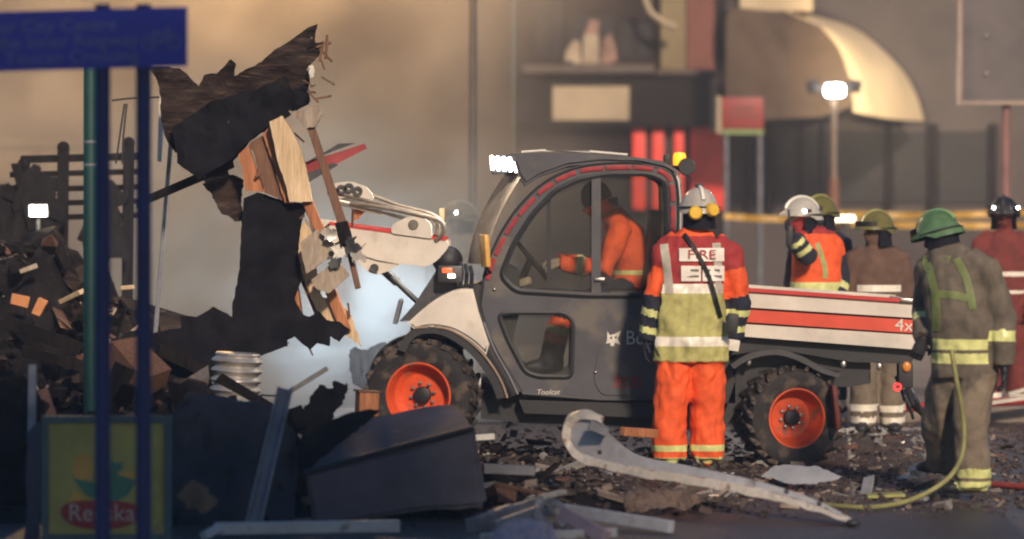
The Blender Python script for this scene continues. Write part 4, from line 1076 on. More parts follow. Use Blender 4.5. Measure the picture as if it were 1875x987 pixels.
# --- firefighter in orange trousers, standing with his back to us
YA = 21.75
def z_of(py, Y): return TZ(py, Y)
def styA(b, t, c, n):
    z = c.z
    if b.startswith('upper'): return 1 if t < .30 else (0 if t < .86 else 4)
    if b.startswith('fore'):
        if t < .12: return 4
        if t < .34: return 5
        if t < .62: return 4
        if t < .80: return 5
        return 4
    if b == 'torso' or (b.startswith('thigh') and z > z_of(662, YA)):
        if z > z_of(432, YA): return 0
        if z > z_of(520, YA): return 1
        if z > z_of(536, YA): return 3
        if z_of(634, YA) < z < z_of(616, YA): return 3
        return 2 if z > z_of(661, YA) else 0
    if b.startswith('thigh'): return 0
    if b.startswith('shin'):
        for a_, b_ in ((813, 825), (836, 848)):
            if z_of(b_, YA) < z < z_of(a_, YA): return 5
        return 0
    if b.startswith('boot'): return 6
    if b == 'neckb': return 4
    return 7
JA = dict(hem=(1264, 662, 0), hip=(1264, 600, 0), waist=(1264, 545, 0), chest=(1268, 475, 0), neck=(1275, 420, 0), head=(1280, 383, -.01),
          hl=(1237, 650, 0), kl=(1228, 745, -.02), al=(1225, 838, .0), tl=(1215, 850, .14), hr=(1290, 650, 0), kr=(1295, 745, .03), ar=(1296, 838, .05), tr=(1303, 850, .20),
          sl=(1216, 462, 0), el=(1198, 555, .0), wl=(1184, 622, .03), sr=(1336, 464, 0), er=(1354, 555, .02), wr=(1345, 618, .06))
pA, WA, bA, IA = person('firefighter with back turned, lime and red vest over bright orange trousers', YA, JA, styA, [M_hivis, M_maroon, M_lime, M_tape, M_navy, M_ltape, M_black, M_skin],
    face=Vector((-.15, 1, 0)), torso_w=(.255, .245, .235, .225, .10), torso_d=(.16, .155, .15, .145, .09), leg_r=(.125, .112, .105), arm_r=(.088, .080, .062), wrinkle=.018, seed=3, pleat=.022)
helmet(pA, IA, M_hwhite, crest=True, curtain=M_navy)
for sg, dz in ((-1, -.01), (1, -.03)):
    bm = NB(); c = IA['hd'] + IA['hsd'] * sg * -.055 - IA['f'] * .15 + Vector((0, 0, .005 + dz)); lathe(bm, [(.001, -.035), (.034, -.033), (.046, -.018), (.048, .01), (.036, .03), (.001, .032)], c, IA['f'] * 1.0 + IA['hsd'] * .25 * sg, 18); obj('ear_cup', bm, M_earcup, pA)
bm = NB(); box(bm, IA['hd'] + Vector((0, 0, .155)), (.05, .07, .03), None, .01); obj('helmet_clip', bm, M_black, pA)
strip_on(pA, bA, [(1228, 450), (1234, 500), (1238, 545)], YA, .055, M_tape, 'vest_tape')
strip_on(pA, bA, [(1328, 448), (1332, 500), (1334, 545)], YA, .055, M_tape, 'vest_tape')
def patch(t, bvh, x0, y0, x1, y1, Y, m, name, off=.012):
    bm = NB(); rows = []
    for j in range(5):
        row = []
        for i in range(9):
            q = P(x0 + (x1 - x0) * i / 8, y0 + (y1 - y0) * j / 4, Y)
            h = bvh.ray_cast(Vector((q.x, Y - 1, q.z)), Vector((0, 1, 0)))
            row.append(bm.verts.new((q.x, (h[0].y if h[0] else Y) - off, q.z)))
        rows.append(row)
    for a, b in zip(rows, rows[1:]):
        for i in range(8): bm.faces.new((a[i], a[i + 1], b[i + 1], b[i]))
    bmesh.ops.smooth_vert(bm, verts=bm.verts, factor=.5, use_axis_y=True)
    bmesh.ops.solidify(bm, geom=bm.faces[:], thickness=.004)
    return obj(name, bm, m, t, smooth=60)
M_patch = mat('patch_white', (.80, .74, .66), .5, var=.1, scale=20)
pt = patch(pA, bA, 1242, 454, 1324, 478, YA, M_patch, 'name_patch')
hh = bA.ray_cast(Vector((WA['chest'].x, YA - 1, z_of(466, YA))), Vector((0, 1, 0)))[0]
lettering('lettering', 'FIRE', .085, (P(1283, 466, YA).x, hh.y - .020, z_of(466, YA)), mat('print_red', (.45, .05, .05), .6), pt, sx=1.25, apart=True)
pt2 = patch(pA, bA, 1245, 486, 1281, 514, YA, M_patch, 'rank_patch'); pt3 = patch(pA, bA, 1284, 486, 1324, 514, YA, M_patch, 'rank_patch')
for k, (x0, x1, yy, pp) in enumerate(((1262, 1277, 494, pt2), (1252, 1277, 505, pt2), (1289, 1298, 494, pt3), (1302, 1316, 494, pt3), (1288, 1300, 505, pt3), (1304, 1320, 505, pt3))):
    bm = NB(); c = P((x0 + x1) / 2, yy, YA); h_ = bA.ray_cast(Vector((c.x, YA - 1, c.z)), Vector((0, 1, 0)))[0]
    box(bm, (c.x, h_.y - .0195, c.z), ((x1 - x0) * .0036, .002, .014)); obj('print_line', bm, mat('print_grey', (.18, .15, .14), .6), pp)
strip_on(pA, bA, [(1266, 430), (1290, 466), (1312, 510), (1326, 555), (1336, 590)], YA, .026, M_black, 'shoulder_strap', off=.028, thick=.006)
bm = NB(); c = P(1341, 592, YA - .2); box(bm, c, (.075, .05, .13), (0, .1, 0), .015); obj('radio', bm, M_black, pA)
hand(WA['wl'], (WA['wl'] - WA['el']) + Vector((0, 0, -.02)), Vector((1, .2, 0)), M_navy, pA, 1, .6)
hand(WA['wr'], (WA['wr'] - WA['er']), Vector((-1, .2, 0)), M_navy, pA, -1, .9)
bm = NB(); box(bm, P(1342, 632, YA + .0), (.085, .04, .075), (0, .15, 0), .008); solo('paper_pad', bm, M_dec, 'small white pad held in the right hand of the orange trousers firefighter', 'pad')
# --- green helmet firefighter at the right, hunched, walking away
YD = 19.85
def styD(b, t, c, n):
    z = c.z
    if b.startswith('upper'): return 0
    if b.startswith('fore'): return 3 if .25 < t < .48 else 0
    if b == 'torso' or (b.startswith('thigh') and z > z_of(684, YD)):
        if z_of(640, YD) < z < z_of(620, YD) or z_of(664, YD) < z < z_of(646, YD): return 3
        return 0
    if b.startswith('thigh'): return 1
    if b.startswith('shin'):
        if b.endswith('r') and (z_of(872, YD) < z < z_of(855, YD) or z_of(896, YD) < z < z_of(879, YD)): return 3
        return 1
    if b.startswith('boot'): return 2
    return 2
JD = dict(hem=(1766, 690, 0), hip=(1764, 650, 0), waist=(1760, 590, -.03), chest=(1750, 512, .0), neck=(1732, 456, .07), head=(1718, 430, .13),
          hl=(1742, 684, .06), kl=(1718, 772, .14), al=(1730, 852, .34), tl=(1706, 864, .40), hr=(1788, 684, -.03), kr=(1776, 782, -.10), ar=(1784, 888, -.04), tr=(1740, 905, -.02),
          sl=(1704, 488, .10), el=(1696, 570, .20), wl=(1690, 622, .04), sr=(1806, 494, -.08), er=(1838, 585, -.10), wr=(1838, 672, -.14))
pD, WD, bD, ID = person('hunched firefighter in khaki kit and green helmet pulling a hose', YD, JD, styD, [M_tunic, M_trous, M_black, M_ltape],
    side=Vector((1, -.35, 0)).normalized(), face=Vector((-.75, .65, -.25)), headtilt=Vector((-.25, .15, 1)), torso_w=(.205, .20, .20, .21, .12), torso_d=(.15, .15, .15, .155, .10), leg_r=(.125, .105, .098), arm_r=(.095, .085, .066), wrinkle=.014, seed=8)
helmet(pD, ID, M_hgreen, crest=True, visor=True)
M_lg = mat('harness_lime', (.34, .42, .16), .5, var=.25, scale=14)
strip_on(pD, bD, [(1732, 470), (1742, 510), (1750, 560), (1752, 618)], YD, .045, M_lg, 'harness_strap')
strip_on(pD, bD, [(1790, 478), (1808, 520), (1818, 575)], YD, .045, M_lg, 'harness_strap')
strip_on(pD, bD, [(1750, 546), (1785, 548), (1814, 556)], YD, .045, M_lg, 'harness_strap')
hand(WD['wl'], Vector((-.3, .1, -.8)), Vector((0, 1, 0)), M_black, pD, 1, .9)
hand(WD['wr'], Vector((.05, 0, -1)), Vector((-1, 0, 0)), M_black, pD, -1, .7)

# --- firefighter behind the bed, white helmet, arm raised, orange vest
YE = 25.2
def styE(b, t, c, n):
    if b.startswith('upper'): return 0 if b.endswith('r') and t < .3 else 2
    if b.startswith('fore'): return 3 if (.2 < t < .42 or .62 < t < .8) else 2
    if b == 'torso':
        if z_of(533, YE) < c.z < z_of(517, YE): return 3
        return 0 if c.z < z_of(428, YE) else 1
    if b.startswith('shin') and .7 < t < .86: return 3
    if b.startswith('boot'): return 2
    if b in ('head', 'neckb'): return 4 if b == 'head' else 1
    return 2
JE = dict(hem=(1492, 606, 0), hip=(1492, 575, 0), waist=(1493, 530, 0), chest=(1496, 460, 0), neck=(1488, 418, -.01), head=(1468, 396, -.03),
          hl=(1472, 590, 0), kl=(1470, 680, 0), al=(1468, 775, 0), tl=(1450, 785, -.1), hr=(1512, 590, 0), kr=(1514, 680, 0), ar=(1515, 775, .04), tr=(1500, 785, -.1),
          sl=(1458, 446, -.14), el=(1480, 470, -.30), wl=(1452, 432, -.34), sr=(1528, 450, .05), er=(1540, 510, .08), wr=(1530, 565, -.05))
pE, WE, bE, IE = person('firefighter behind the truck bed in white helmet and orange vest, arm raised to face', YE, JE, styE, [M_hivis, M_maroon, M_navy, M_ltape, M_skin],
    side=Vector((1, .3, 0)).normalized(), face=Vector((-1, -.45, -.1)), torso_w=(.19, .19, .195, .20, .10), torso_d=(.135, .14, .145, .14, .09), arm_r=(.08, .075, .062), seed=5)
hE = helmet(pE, IE, M_hwhite, crest=True, torch=[Vector((.06, -.10, .04))])
eyes(pE, IE)
hand(WE['wl'], (WE['wl'] - WE['el']), Vector((1, 0, 0)), M_navy, pE, 1, 1.0)
hand(WE['wr'], Vector((0, 0, -1)), Vector((-1, 0, 0)), M_navy, pE, -1, .7)
strip_on(pE, bE, [(1516, 448), (1530, 490), (1532, 515)], YE, .04, M_ltape, 'vest_tape')
bm = NB(); box(bm, WE['wl'] + Vector((-.03, -.03, .0)), (.05, .045, .15), (0, .05, 0), .012); loft(bm, [WE['wl'] + Vector((-.03, -.03, .05)), WE['wl'] + Vector((-.035, -.03, .2))], .008, seg=6)
solo('hand_radio', bm, M_black, 'black hand radio held up by the white helmet firefighter', 'radio')

# --- firefighter just behind him, dark yellow helmet
def dark_ff(label, Y, J, hm, jacket, trous, face, torch=None, seed=2, tape=M_tape, belt=None, side=Vector((1, 0, 0)), visor=True):
    def sty(b, t, c, n):
        if b.startswith('shin') and (.55 < t < .68 or .78 < t < .9): return 2
        if b.startswith('fore') and .4 < t < .6: return 2
        if b == 'torso' and belt and any(TZ(q[1], Y) < c.z < TZ(q[0], Y) for q in belt): return 2
        if b.startswith(('thigh', 'shin')): return 1
        if b.startswith('boot'): return 3
        if b == 'head': return 4
        return 0
    t, W_, bv, I_ = person(label, Y, J, sty, [jacket, trous, tape, M_black, M_skin], side=side, face=face, torso_w=(.20, .20, .205, .205, .11), torso_d=(.14, .14, .145, .14, .09), leg_r=(.12, .105, .095), arm_r=(.09, .08, .064), seed=seed, voxel=.013)
    helmet(t, I_, hm, visor=visor, torch=torch); eyes(t, I_)
    for L, sgn in (('l', 1), ('r', -1)):
        hand(W_['w' + L], W_['w' + L] - W_['e' + L], Vector((sgn, .1, 0)), M_black, t, sgn, .8)
    return t, W_, bv, I_
def stand(xc, top, feet, dx=1.0, lean=0, Ykick=0):
    """standing joints from centre column, helmet top row and foot row"""
    Hh = feet - top
    def r(k): return top + Hh * k
    return dict(hem=(xc, r(.56), 0), hip=(xc, r(.50), 0), waist=(xc, r(.41), 0), chest=(xc + lean * .5, r(.26), 0), neck=(xc + lean, r(.165), 0), head=(xc + lean, r(.085), -.02),
                hl=(xc - 24 * dx, r(.53), 0), kl=(xc - 28 * dx, r(.74), -.02), al=(xc - 30 * dx, r(.965), 0), tl=(xc - 34 * dx, r(.99), -.2), hr=(xc + 24 * dx, r(.53), 0), kr=(xc + 28 * dx, r(.74), .02), ar=(xc + 30 * dx, r(.965), .05), tr=(xc + 38 * dx, r(.99), -.15),
                sl=(xc - 46 * dx + lean * .8, r(.215), 0), el=(xc - 58 * dx, r(.37), .0), wl=(xc - 54 * dx, r(.50), -.10), sr=(xc + 46 * dx + lean * .8, r(.215), 0), er=(xc + 58 * dx, r(.37), .02), wr=(xc + 52 * dx, r(.50), -.10))
dark_ff('firefighter in yellow helmet half hidden behind the white helmet one', 25.9, stand(1502, 356, 786, .85), M_hyel, M_navy, M_navy, Vector((-.9, -.6, 0)), torch=[Vector((-.11, -.05, .04))], seed=11)
dark_ff('firefighter in brown tunic and yellow helmet standing behind the bed end', 25.6, stand(1607, 386, 792, .9, -2), M_hyel, M_brown, M_trous, Vector((-.9, -.45, -.1)), seed=12, belt=((522, 534),))
dark_ff('firefighter in dark red kit at the right edge with two helmet lights', 27.4, stand(1838, 356, 772, .9), M_dsteel, mat('dark_red_cloth', (.17, .028, .022), .85, var=.35, scale=8), mat('dark_red_cloth', (.17, .028, .022)), Vector((-.2, -1, 0)), torch=[Vector((-.10, -.12, .05)), Vector((.10, -.12, .05))], seed=13, belt=((498, 506), (530, 538)))
dark_ff('firefighter in grey shrouded by smoke beyond the loader arm', 29.3, stand(842, 368, 740, .85), mat('helmet_grey', (.22, .20, .16), .5), M_tunic, M_tunic, Vector((-1, -.1, 0)), torch=[Vector((.02, -.12, .05))], seed=14)

# --- driver in the cab
YC = Y0 + .7
def styC(b, t, c, n):
    if b.startswith('upper'): return 0
    if b.startswith('fore'): return 1 if .45 < t < .62 else 0
    if b == 'torso': return 1 if c.z < TZ(495, YC) and c.z > TZ(503, YC) else (0 if n.y < .2 or True else 2)
    if b.startswith('thigh'): return 2
    if b.startswith('shin'): return 1 if .3 < t < .42 else (0 if t < .6 else 2)
    if b.startswith('boot'): return 3
    return 4
JC = dict(hem=(1150, 545, 0), hip=(1155, 525, 0), waist=(1158, 490, 0), chest=(1146, 430, 0), neck=(1118, 390, 0), head=(1092, 366, 0),
          hl=(1140, 535, -.10), kl=(1030, 568, -.12), al=(1006, 664, -.12), tl=(980, 672, -.12), hr=(1140, 535, .10), kr=(1030, 566, .12), ar=(1010, 662, .12), tr=(980, 672, .12),
          sl=(1136, 420, -.19), el=(1108, 492, -.24), wl=(1030, 484, -.14), sr=(1136, 420, .19), er=(1100, 488, .22), wr=(1022, 478, .12))
pC, WC, bC, IC = person('driver in orange jacket and dark cap leaning over the steering wheel', YC, JC, styC, [M_hivis, M_ltape, M_navy, M_black, M_skin],
    side=Vector((0, 1, 0)), face=Vector((-.85, -.25, -.45)), headtilt=Vector((-.45, 0, 1)), torso_w=(.17, .17, .18, .19, .10), torso_d=(.13, .13, .135, .13, .085), leg_r=(.095, .08, .07), arm_r=(.08, .07, .058), seed=6, root=Vector((TX(1150, YC), YC, TZ(552, YC))))
eyes(pC, IC)
bm = NB(); n = 16; rows = []
for r_, z in ((1.06, -.02), (1.1, .02), (1.02, .06), (.8, .10), (.45, .125), (.05, .135)):
    rows.append([bm.verts.new(IC['hd'] + IC['ht'] * z - IC['f'] * .008 + IC['hsd'] * math.cos(2 * math.pi * k / n) * .08 * r_ + IC['f'] * math.sin(2 * math.pi * k / n) * .102 * r_) for k in range(n)])
for a, b in zip(rows, rows[1:]):
    for k in range(n): bm.faces.new((a[k], a[(k + 1) % n], b[(k + 1) % n], b[k]))
bm.faces.new(rows[-1]); obj('cap', bm, M_navy, pC, smooth=60)
bm = NB(); loft(bm, [IC['hd'] - IC['ht'] * .03 - IC['f'] * .09, IC['hd'] - IC['ht'] * .09 - IC['f'] * .08], [.06, .05], seg=12); obj('hair', bm, M_navy, pC)
hand(WC['wl'], Vector((-1, .1, -.1)), Vector((0, 0, -1)), M_greyw, pC, 1, 1.2)
hand(WC['wr'], Vector((-1, -.1, -.1)), Vector((0, 0, -1)), M_greyw, pC, -1, 1.2)

# ------------------------------------------------------------------ wreckage lifted by the loader
YW = Y0 - .1
roofpts = [(282, 125), (333, 127), (367, 160), (379, 138), (402, 136), (428, 111), (436, 119), (430, 140), (462, 125), (507, 93), (560, 56), (584, 46), (579, 64), (580, 80), (594, 78), (588, 101), (572, 115), (562, 125), (564, 190), (523, 215), (470, 247), (414, 304), (414, 320), (385, 346), (369, 332), (373, 312), (361, 283), (320, 279), (304, 247), (300, 182)]
solo('roof_section', sheet(roofpts, YW + .1, .05, .05, (.25, -.5), .022, 21, .06, 2.4), M_felt, 'torn slab of roof felt tilted up above the timber, nearest the sign', 'roof sheet', smooth=30)
solo('roof_section', sheet([(318, 232), (372, 196), (436, 170), (520, 128), (562, 128), (566, 186), (524, 214), (468, 246), (416, 300), (372, 330), (330, 300)], YW - .02, .03, .05, (.2, .3), .03, 22, .06, 3.2), M_char2, 'charred black underside layer hanging below the tilted roof slab', 'roof sheet', smooth=30)
bm = NB(); loft(bm, [P(590, 80, YW), P(606, 78, YW)], .012, seg=6); loft(bm, [P(599, 64, YW), P(597, 108, YW)], .009, seg=6)
solo('wire_scrap', bm, M_brwn, 'crossed twist of wire sticking out at the top of the roof slab', 'wire')
solo('plaster_lump', sheet([(565, 122), (574, 120), (576, 140), (567, 144)], YW - .03, .04, .01, seed=5, cell=.03), M_dec, 'small white plaster lump on the roof slab edge', 'plaster')
def plank(pts, Y, th, m, label, cat='plank', rough=.0, seed=0, cr=.004, tilt=(0, 0), name='plank', group=None):
    return solo(name, sheet(pts, Y, th, cr, tilt, rough, seed, .15, 2), m, label, cat, group)
plank([(497, 224), (519, 213), (547, 262), (572, 369), (532, 370), (510, 290)], YW - .12, .10, M_pale, 'broad cream timber board above the black felt', seed=1, rough=.012, tilt=(.6, 0))
plank([(483, 247), (497, 230), (520, 300), (539, 373), (523, 371), (506, 310)], YW - .06, .09, M_orng, 'narrow orange timber beside the cream board', seed=2, rough=.012)
plank([(458, 263), (482, 248), (506, 312), (522, 370), (487, 353), (472, 310)], YW - .03, .08, M_brwn, 'dark brown timber between two orange timbers', seed=3, rough=.02)
plank([(438, 283), (458, 266), (470, 308), (486, 352), (452, 350), (446, 315)], YW, .09, M_orng, 'short orange timber leftmost of the lifted bundle', seed=4, rough=.02)
felt = [(446, 362), (470, 352), (510, 364), (560, 374), (549, 421), (545, 462), (549, 510), (540, 545), (552, 572), (566, 580), (584, 570), (598, 586), (622, 590), (640, 604), (622, 626), (604, 616), (604, 634), (582, 628), (568, 640), (540, 616), (527, 622), (527, 634), (499, 644), (442, 662), (389, 690), (318, 692), (280, 684), (282, 610), (334, 600), (333, 577), (361, 580), (391, 561), (426, 580), (431, 535), (441, 421)]
solo('felt_sheet', sheet(felt, YW - .10, .03, .022, (.1, .1), .024, 31, .06, 2.4), M_char2, 'large black felt sheet hanging from the timber bundle down to jagged edge', 'felt sheet', smooth=30)
plank([(551, 413), (562, 400), (575, 470), (590, 543), (612, 548), (638, 570), (664, 636), (640, 618), (604, 590), (580, 567), (560, 520), (548, 474)], YW + .02, .03, M_pale, 'splintered cream plywood strip below the grey blocks', seed=6, rough=.03)
def post(a, b, Y, wpx, m, label, dp=.09, name='timber_post', cat='timber', Yb=None, seed=0):
    rr = random.Random(seed + 5)
    return solo(name, beam(P(*a, Y), P(*b, Yb or Y), wpx * Y / F, dp, rnd=rr), m, label, cat)
post((562, 366), (586, 424), YW - .05, 20, M_orng, 'short orange post just right of the black felt top')
post((606, 532), (636, 606), YW - .02, 19, M_orng, 'orange post at the bottom of the cream plywood', seed=2)
post((552, 480), (600, 600), YW + .06, 26, M_brwn, 'brown charred post behind the felt edge', seed=3)
post((527, 480), (545, 612), YW - .02, 26, M_orng, 'scorched orange stud showing at the felt right edge', seed=4)
solo('timber_offcut', sheet([(551, 445), (580, 421), (612, 445), (620, 466), (590, 480), (564, 500)], YW - .16, .10, .006, (.3, .2), .02, 41, .1), M_greyw, 'upper grey end-grain block beside the brown slat', 'timber')
solo('timber_offcut', sheet([(572, 512), (616, 474), (641, 502), (622, 520), (604, 536), (582, 528)], YW - .18, .10, .006, (.3, .1), .02, 42, .1), M_greyw, 'lower grey end-grain block beside the brown slat', 'timber')
post((568, 225), (634, 430), YW - .22, 15, M_brwn, 'long brown slat leaning from the roof slab to the loader arm', dp=.05, seed=7)
post((626, 405), (640, 465), YW - .24, 24, M_char3, 'charred knot of slat over the loader arm', dp=.07, seed=8)
post((636, 440), (655, 528), YW - .22, 11, M_brwn, 'lower broken end of the slat under the arm', dp=.05, seed=9)
solo('plaster_lump', sheet([(530, 204), (562, 198), (584, 193), (590, 210), (580, 232), (562, 238), (548, 222)], YW - .20, .08, .02, seed=15, cell=.03), M_greyw, 'crumbling pale lump at the head of the brown slat', 'plaster')
# bits of metal where the slat crosses the arm
for k, (x, y, m_, lb) in enumerate(((612, 480, M_black, 'black clamp left of the slat crossing'), (645, 452, M_dsteel, 'dark clamp right of the slat crossing'), (655, 470, M_steel, 'shiny bracket below the slat crossing'), (601, 428, M_steel, 'shiny bolt plate above the grey blocks'), (618, 462, M_dec, 'white chip between slat and grey block'))):
    solo('metal_fitting', sheet([(x - 12, y - 9), (x + 3, y - 13), (x + 14, y - 4), (x + 10, y + 9), (x - 6, y + 12)], YW - .27, .05, .01, seed=50 + k, cell=.04, rough=.12), m_, lb, 'fitting')
sp_ = NB(); r9 = random.Random(77)
for k in range(46):
    q = r9.choice([(r9.uniform(300, 560), r9.uniform(220, 330)), (r9.uniform(440, 650), r9.uniform(560, 640)), (r9.uniform(540, 660), r9.uniform(400, 540)), (r9.uniform(560, 600), r9.uniform(60, 200))])
    an_ = r9.uniform(0, 6.28); L_ = r9.uniform(8, 34)
    beam(P(*q, YW - .05), P(q[0] + L_ * math.cos(an_), q[1] + L_ * math.sin(an_), YW - .05 + r9.uniform(-.1, .1)), r9.uniform(.006, .02), .012, bevel=0, bm=sp_)
tag(obj('splinters', sp_, M_brwn, smooth=None), 'loose splinters and laths sticking out of the lifted wreckage', 'splinters', None, 'stuff')
rb_ = thing('red_board', 'red edged grey panel strip poking out right above the loader arm', 'panel', P(610, 300, Y0 + .5))
bm = sheet([(548, 300), (610, 282), (668, 263), (672, 272), (617, 300), (560, 327)], Y0 + .5, .05, .004, (0, 0), .0, 3, .2); obj('red_edge', bm, mat('dull_red', (.26, .025, .028), .5, var=.3), rb_)
bm = sheet([(550, 303), (606, 272), (620, 263), (652, 262), (612, 276), (560, 298)], Y0 + .44, .03, .003, (0, 0), .0, 4, .2); obj('grey_face', bm, M_dsteel, rb_)
bm = sheet([(556, 320), (612, 298), (620, 302), (566, 334)], Y0 + .46, .04, .003, (0, 0), .0, 4, .2); obj('under_strip', bm, M_dsteel, rb_)
post((250, 374), (425, 300), YW + .15, 15, M_char3, 'charred rod slanting out left below the roof slab', dp=.06, seed=12)
solo('felt_sheet', sheet([(372, 338), (412, 318), (446, 330), (449, 404), (432, 406), (405, 386), (388, 354)], YW + .2, .03, .03, (.2, .2), .05, 35, .06), M_felt, 'curled brown flap of felt below the roof slab', 'felt sheet')
solo('sheet_metal', sheet([(641, 640), (706, 626), (709, 650), (692, 690), (668, 714), (646, 700)], 24.6, .02, .015, (.4, .1), .04, 36, .08), M_char3, 'bent dark metal panel behind the front tyre', 'metal panel')
solo('metal_rod', beam(P(316, 225, YW + .6), P(278, 690, YW + .6), .03, .03), M_zinc, 'thin grey rod leaning upright right of the sign posts', 'rod')
solo('downpipe', beam(P(297, 160, YW + .5), P(293, 296, YW + .5), .035, .04), M_dec, 'short white downpipe piece hanging under the roof slab', 'pipe')
# corrugated duct
bm = NB(); c = P(430, 735, 21.4); zz = [i * .0105 for i in range(30)]
lathe(bm, [(.001, 0)] + [(.155 + .014 * math.sin(z * 2 * math.pi / .062), z) for z in zz] + [(.14, .315), (.001, .315)], c, Vector((.06, 0, 1)), 36)
solo('corrugated_duct', bm, M_galv, 'ribbed metal duct standing under the black felt edge', 'duct', smooth=50)
solo('metal_bar', beam(P(532, 716, 20.6), P(600, 674, 20.6), .03, .03), M_steel, 'shiny bar end jutting up behind the leaning grey channel', 'bar')
# rubble heaps ---------------------------------------------------
def heap(x, y):
    g = lambda cx, cy_, sx, sy, h: h * math.exp(-((x - cx) / sx) ** 2 - ((y - cy_) / sy) ** 2)
    return g(-3.7, 24.6, 1.05, 1.0, 1.45) + g(-2.75, 23.5, .65, .8, .75) + g(-3.2, 20.4, 1.4, 1.2, .62) + g(-1.75, 20.0, .75, .8, .36) + g(-.7, 21.2, 1.1, .9, .13) + g(-5.6, 22, 1.2, 2, .9) + g(-.9, 22.6, .9, .9, .12) + g(.1, 19.6, 1, .5, .10)
bm = NB(); nx, ny = 90, 70; X0, X1, Ya, Yb_ = -7.0, 2.4, 17.4, 28.0; grid = []
for j in range(ny + 1):
    row = []
    for i in range(nx + 1):
        x = X0 + (X1 - X0) * i / nx; y = Ya + (Yb_ - Ya) * j / ny; h = heap(x, y)
        z = h * (1 + .5 * noise.noise(Vector((x * 2.5, y * 2.5, 0)))) + min(h, .4) * .35 * noise.noise(Vector((x * 7, y * 7, 3))) - .03
        row.append(bm.verts.new((x, y, z)))
    grid.append(row)
for j in range(ny):
    for i in range(nx): bm.faces.new((grid[j][i], grid[j][i + 1], grid[j + 1][i + 1], grid[j + 1][i]))
M_heap = mat('heap_ash', (.018, .015, .015), .95, spec=.1, var=.5, scale=5, bump=.6, bscale=22, spots=((.04, .028, .023), 4, .60))
hpo = obj('rubble_heap', bm, M_heap, smooth=60); tag(hpo, 'dark heap of ash and rubble spread behind the sign posts', 'rubble', None, 'stuff')
def scatter(n, area, size, m, name, label, seed, flat=.35, zf=heap, dens=None, long=1.0):
    rr = random.Random(seed); verts, faces = [], []
    k = 0
    while k < n:
        x, y = rr.uniform(*area[0]), rr.uniform(*area[1])
        if dens and rr.random() > dens(x, y): continue
        k += 1
        s = size * math.exp(rr.gauss(0, .55)); d = Vector((s * rr.uniform(.6, 1.6) * (long if rr.random() < .4 else 1), s * rr.uniform(.4, 1), s * rr.uniform(.12, .6)))
        e = __import__('mathutils').Euler((rr.gauss(0, flat), rr.gauss(0, flat), rr.uniform(0, 6.28))).to_matrix()
        c = Vector((x, y, zf(x, y) + d.z * .35)); b0 = len(verts)
        for sx in (-.5, .5):
            for sy in (-.5, .5):
                for sz in (-.5, .5):
                    verts.append(c + e @ Vector((sx * d.x * rr.uniform(.7, 1.1), sy * d.y * rr.uniform(.7, 1.1), sz * d.z * rr.uniform(.7, 1.1))))
        for f_ in ((0, 1, 3, 2), (4, 6, 7, 5), (0, 4, 5, 1), (2, 3, 7, 6), (0, 2, 6, 4), (1, 5, 7, 3)): faces.append(tuple(b0 + q for q in f_))
    me = bpy.data.meshes.new(name); me.from_pydata(verts, [], faces); me.materials.append(m)
    o = bpy.data.objects.new(name, me); link(o); return tag(o, label, 'rubble', None, 'stuff')
AR = ((-6, 5.5), (17.6, 27)); ARL = ((-6, .2), (18, 26.5))
hd_ = lambda x, y: min(1, heap(x, y) * 1.6 + .04)
scatter(2600, ARL, .045, M_char3, 'charred_rubble', 'small charred fragments strewn over the dark heap', 1, .6, dens=hd_, long=2.5)
scatter(350, ARL, .05, mat('brick_dirty', (.15, .07, .05), .9, var=.5, scale=9, bump=.3), 'brick_rubble', 'small brick fragments strewn over the dark heap', 2, .6, dens=hd_)
scatter(220, ARL, .035, M_greyw, 'pale_rubble', 'small pale splinters strewn over the dark heap', 3, .6, dens=hd_, long=3)
scatter(120, ARL, .15, M_char3, 'charred_timber', 'broken charred timbers jutting from the dark heap', 21, .5, dens=hd_, long=4)
scatter(46, ARL, .13, M_brwn, 'brown_timber', 'broken brown timbers jutting from the dark heap', 22, .5, dens=hd_, long=4)
scatter(40, ARL, .16, M_felt, 'felt_scraps', 'scraps of roof felt lying over the dark heap', 23, .5, dens=hd_)
flatd = lambda x, y: 1.0 if 19.2 < y < 24 else .45
Mg = mat('grit_brown', (.075, .055, .046), .9, var=.5, scale=10)
scatter(6500, ((-1.2, 5.2), (18.7, 26.6)), .022, Mg, 'road_grit', 'brown grit and crumbs scattered over the road', 4, .3, dens=flatd)
scatter(520, ((-1.2, 5.2), (19, 26)), .030, mat('grit_pale', (.27, .21, .17), .8, var=.4, scale=10), 'road_chips', 'pale plaster chips scattered over the road', 5, .3, dens=flatd, long=2)
scatter(170, ((-1.2, 5.2), (19, 26)), .036, mat('brick_dirty', (.15, .07, .05), .9, var=.5, scale=9, bump=.3), 'road_brick_chips', 'broken brick chips scattered over the road', 6, .3, dens=flatd)
scatter(170, ((-1.2, 5.2), (19.2, 25)), .036, M_galv, 'glass_and_metal_bits', 'shiny metal bits scattered over the road', 7, .3, dens=flatd, long=2.5)
tw = NB(); r8 = random.Random(55)
for k in range(60):
    x, y = r8.uniform(-5.2, -.6), r8.uniform(18.6, 25.0); z = heap(x, y)
    if z < .12: continue
    p0 = Vector((x, y, z - .02)); d_ = Vector((r8.gauss(0, 1), r8.gauss(0, .5), r8.uniform(.2, 1.2))).normalized() * r8.uniform(.12, .32)
    loft(tw, [p0, p0 + d_ * .5 + Vector((r8.gauss(0, .03), 0, .03)), p0 + d_ + Vector((r8.gauss(0, .08), 0, r8.gauss(-.04, .05)))], r8.uniform(.004, .011), seg=5)
tag(obj('tangled_wire', tw, M_dsteel, smooth=60), 'bent wires and bars sticking out of the dark heap', 'wire', None, 'stuff')
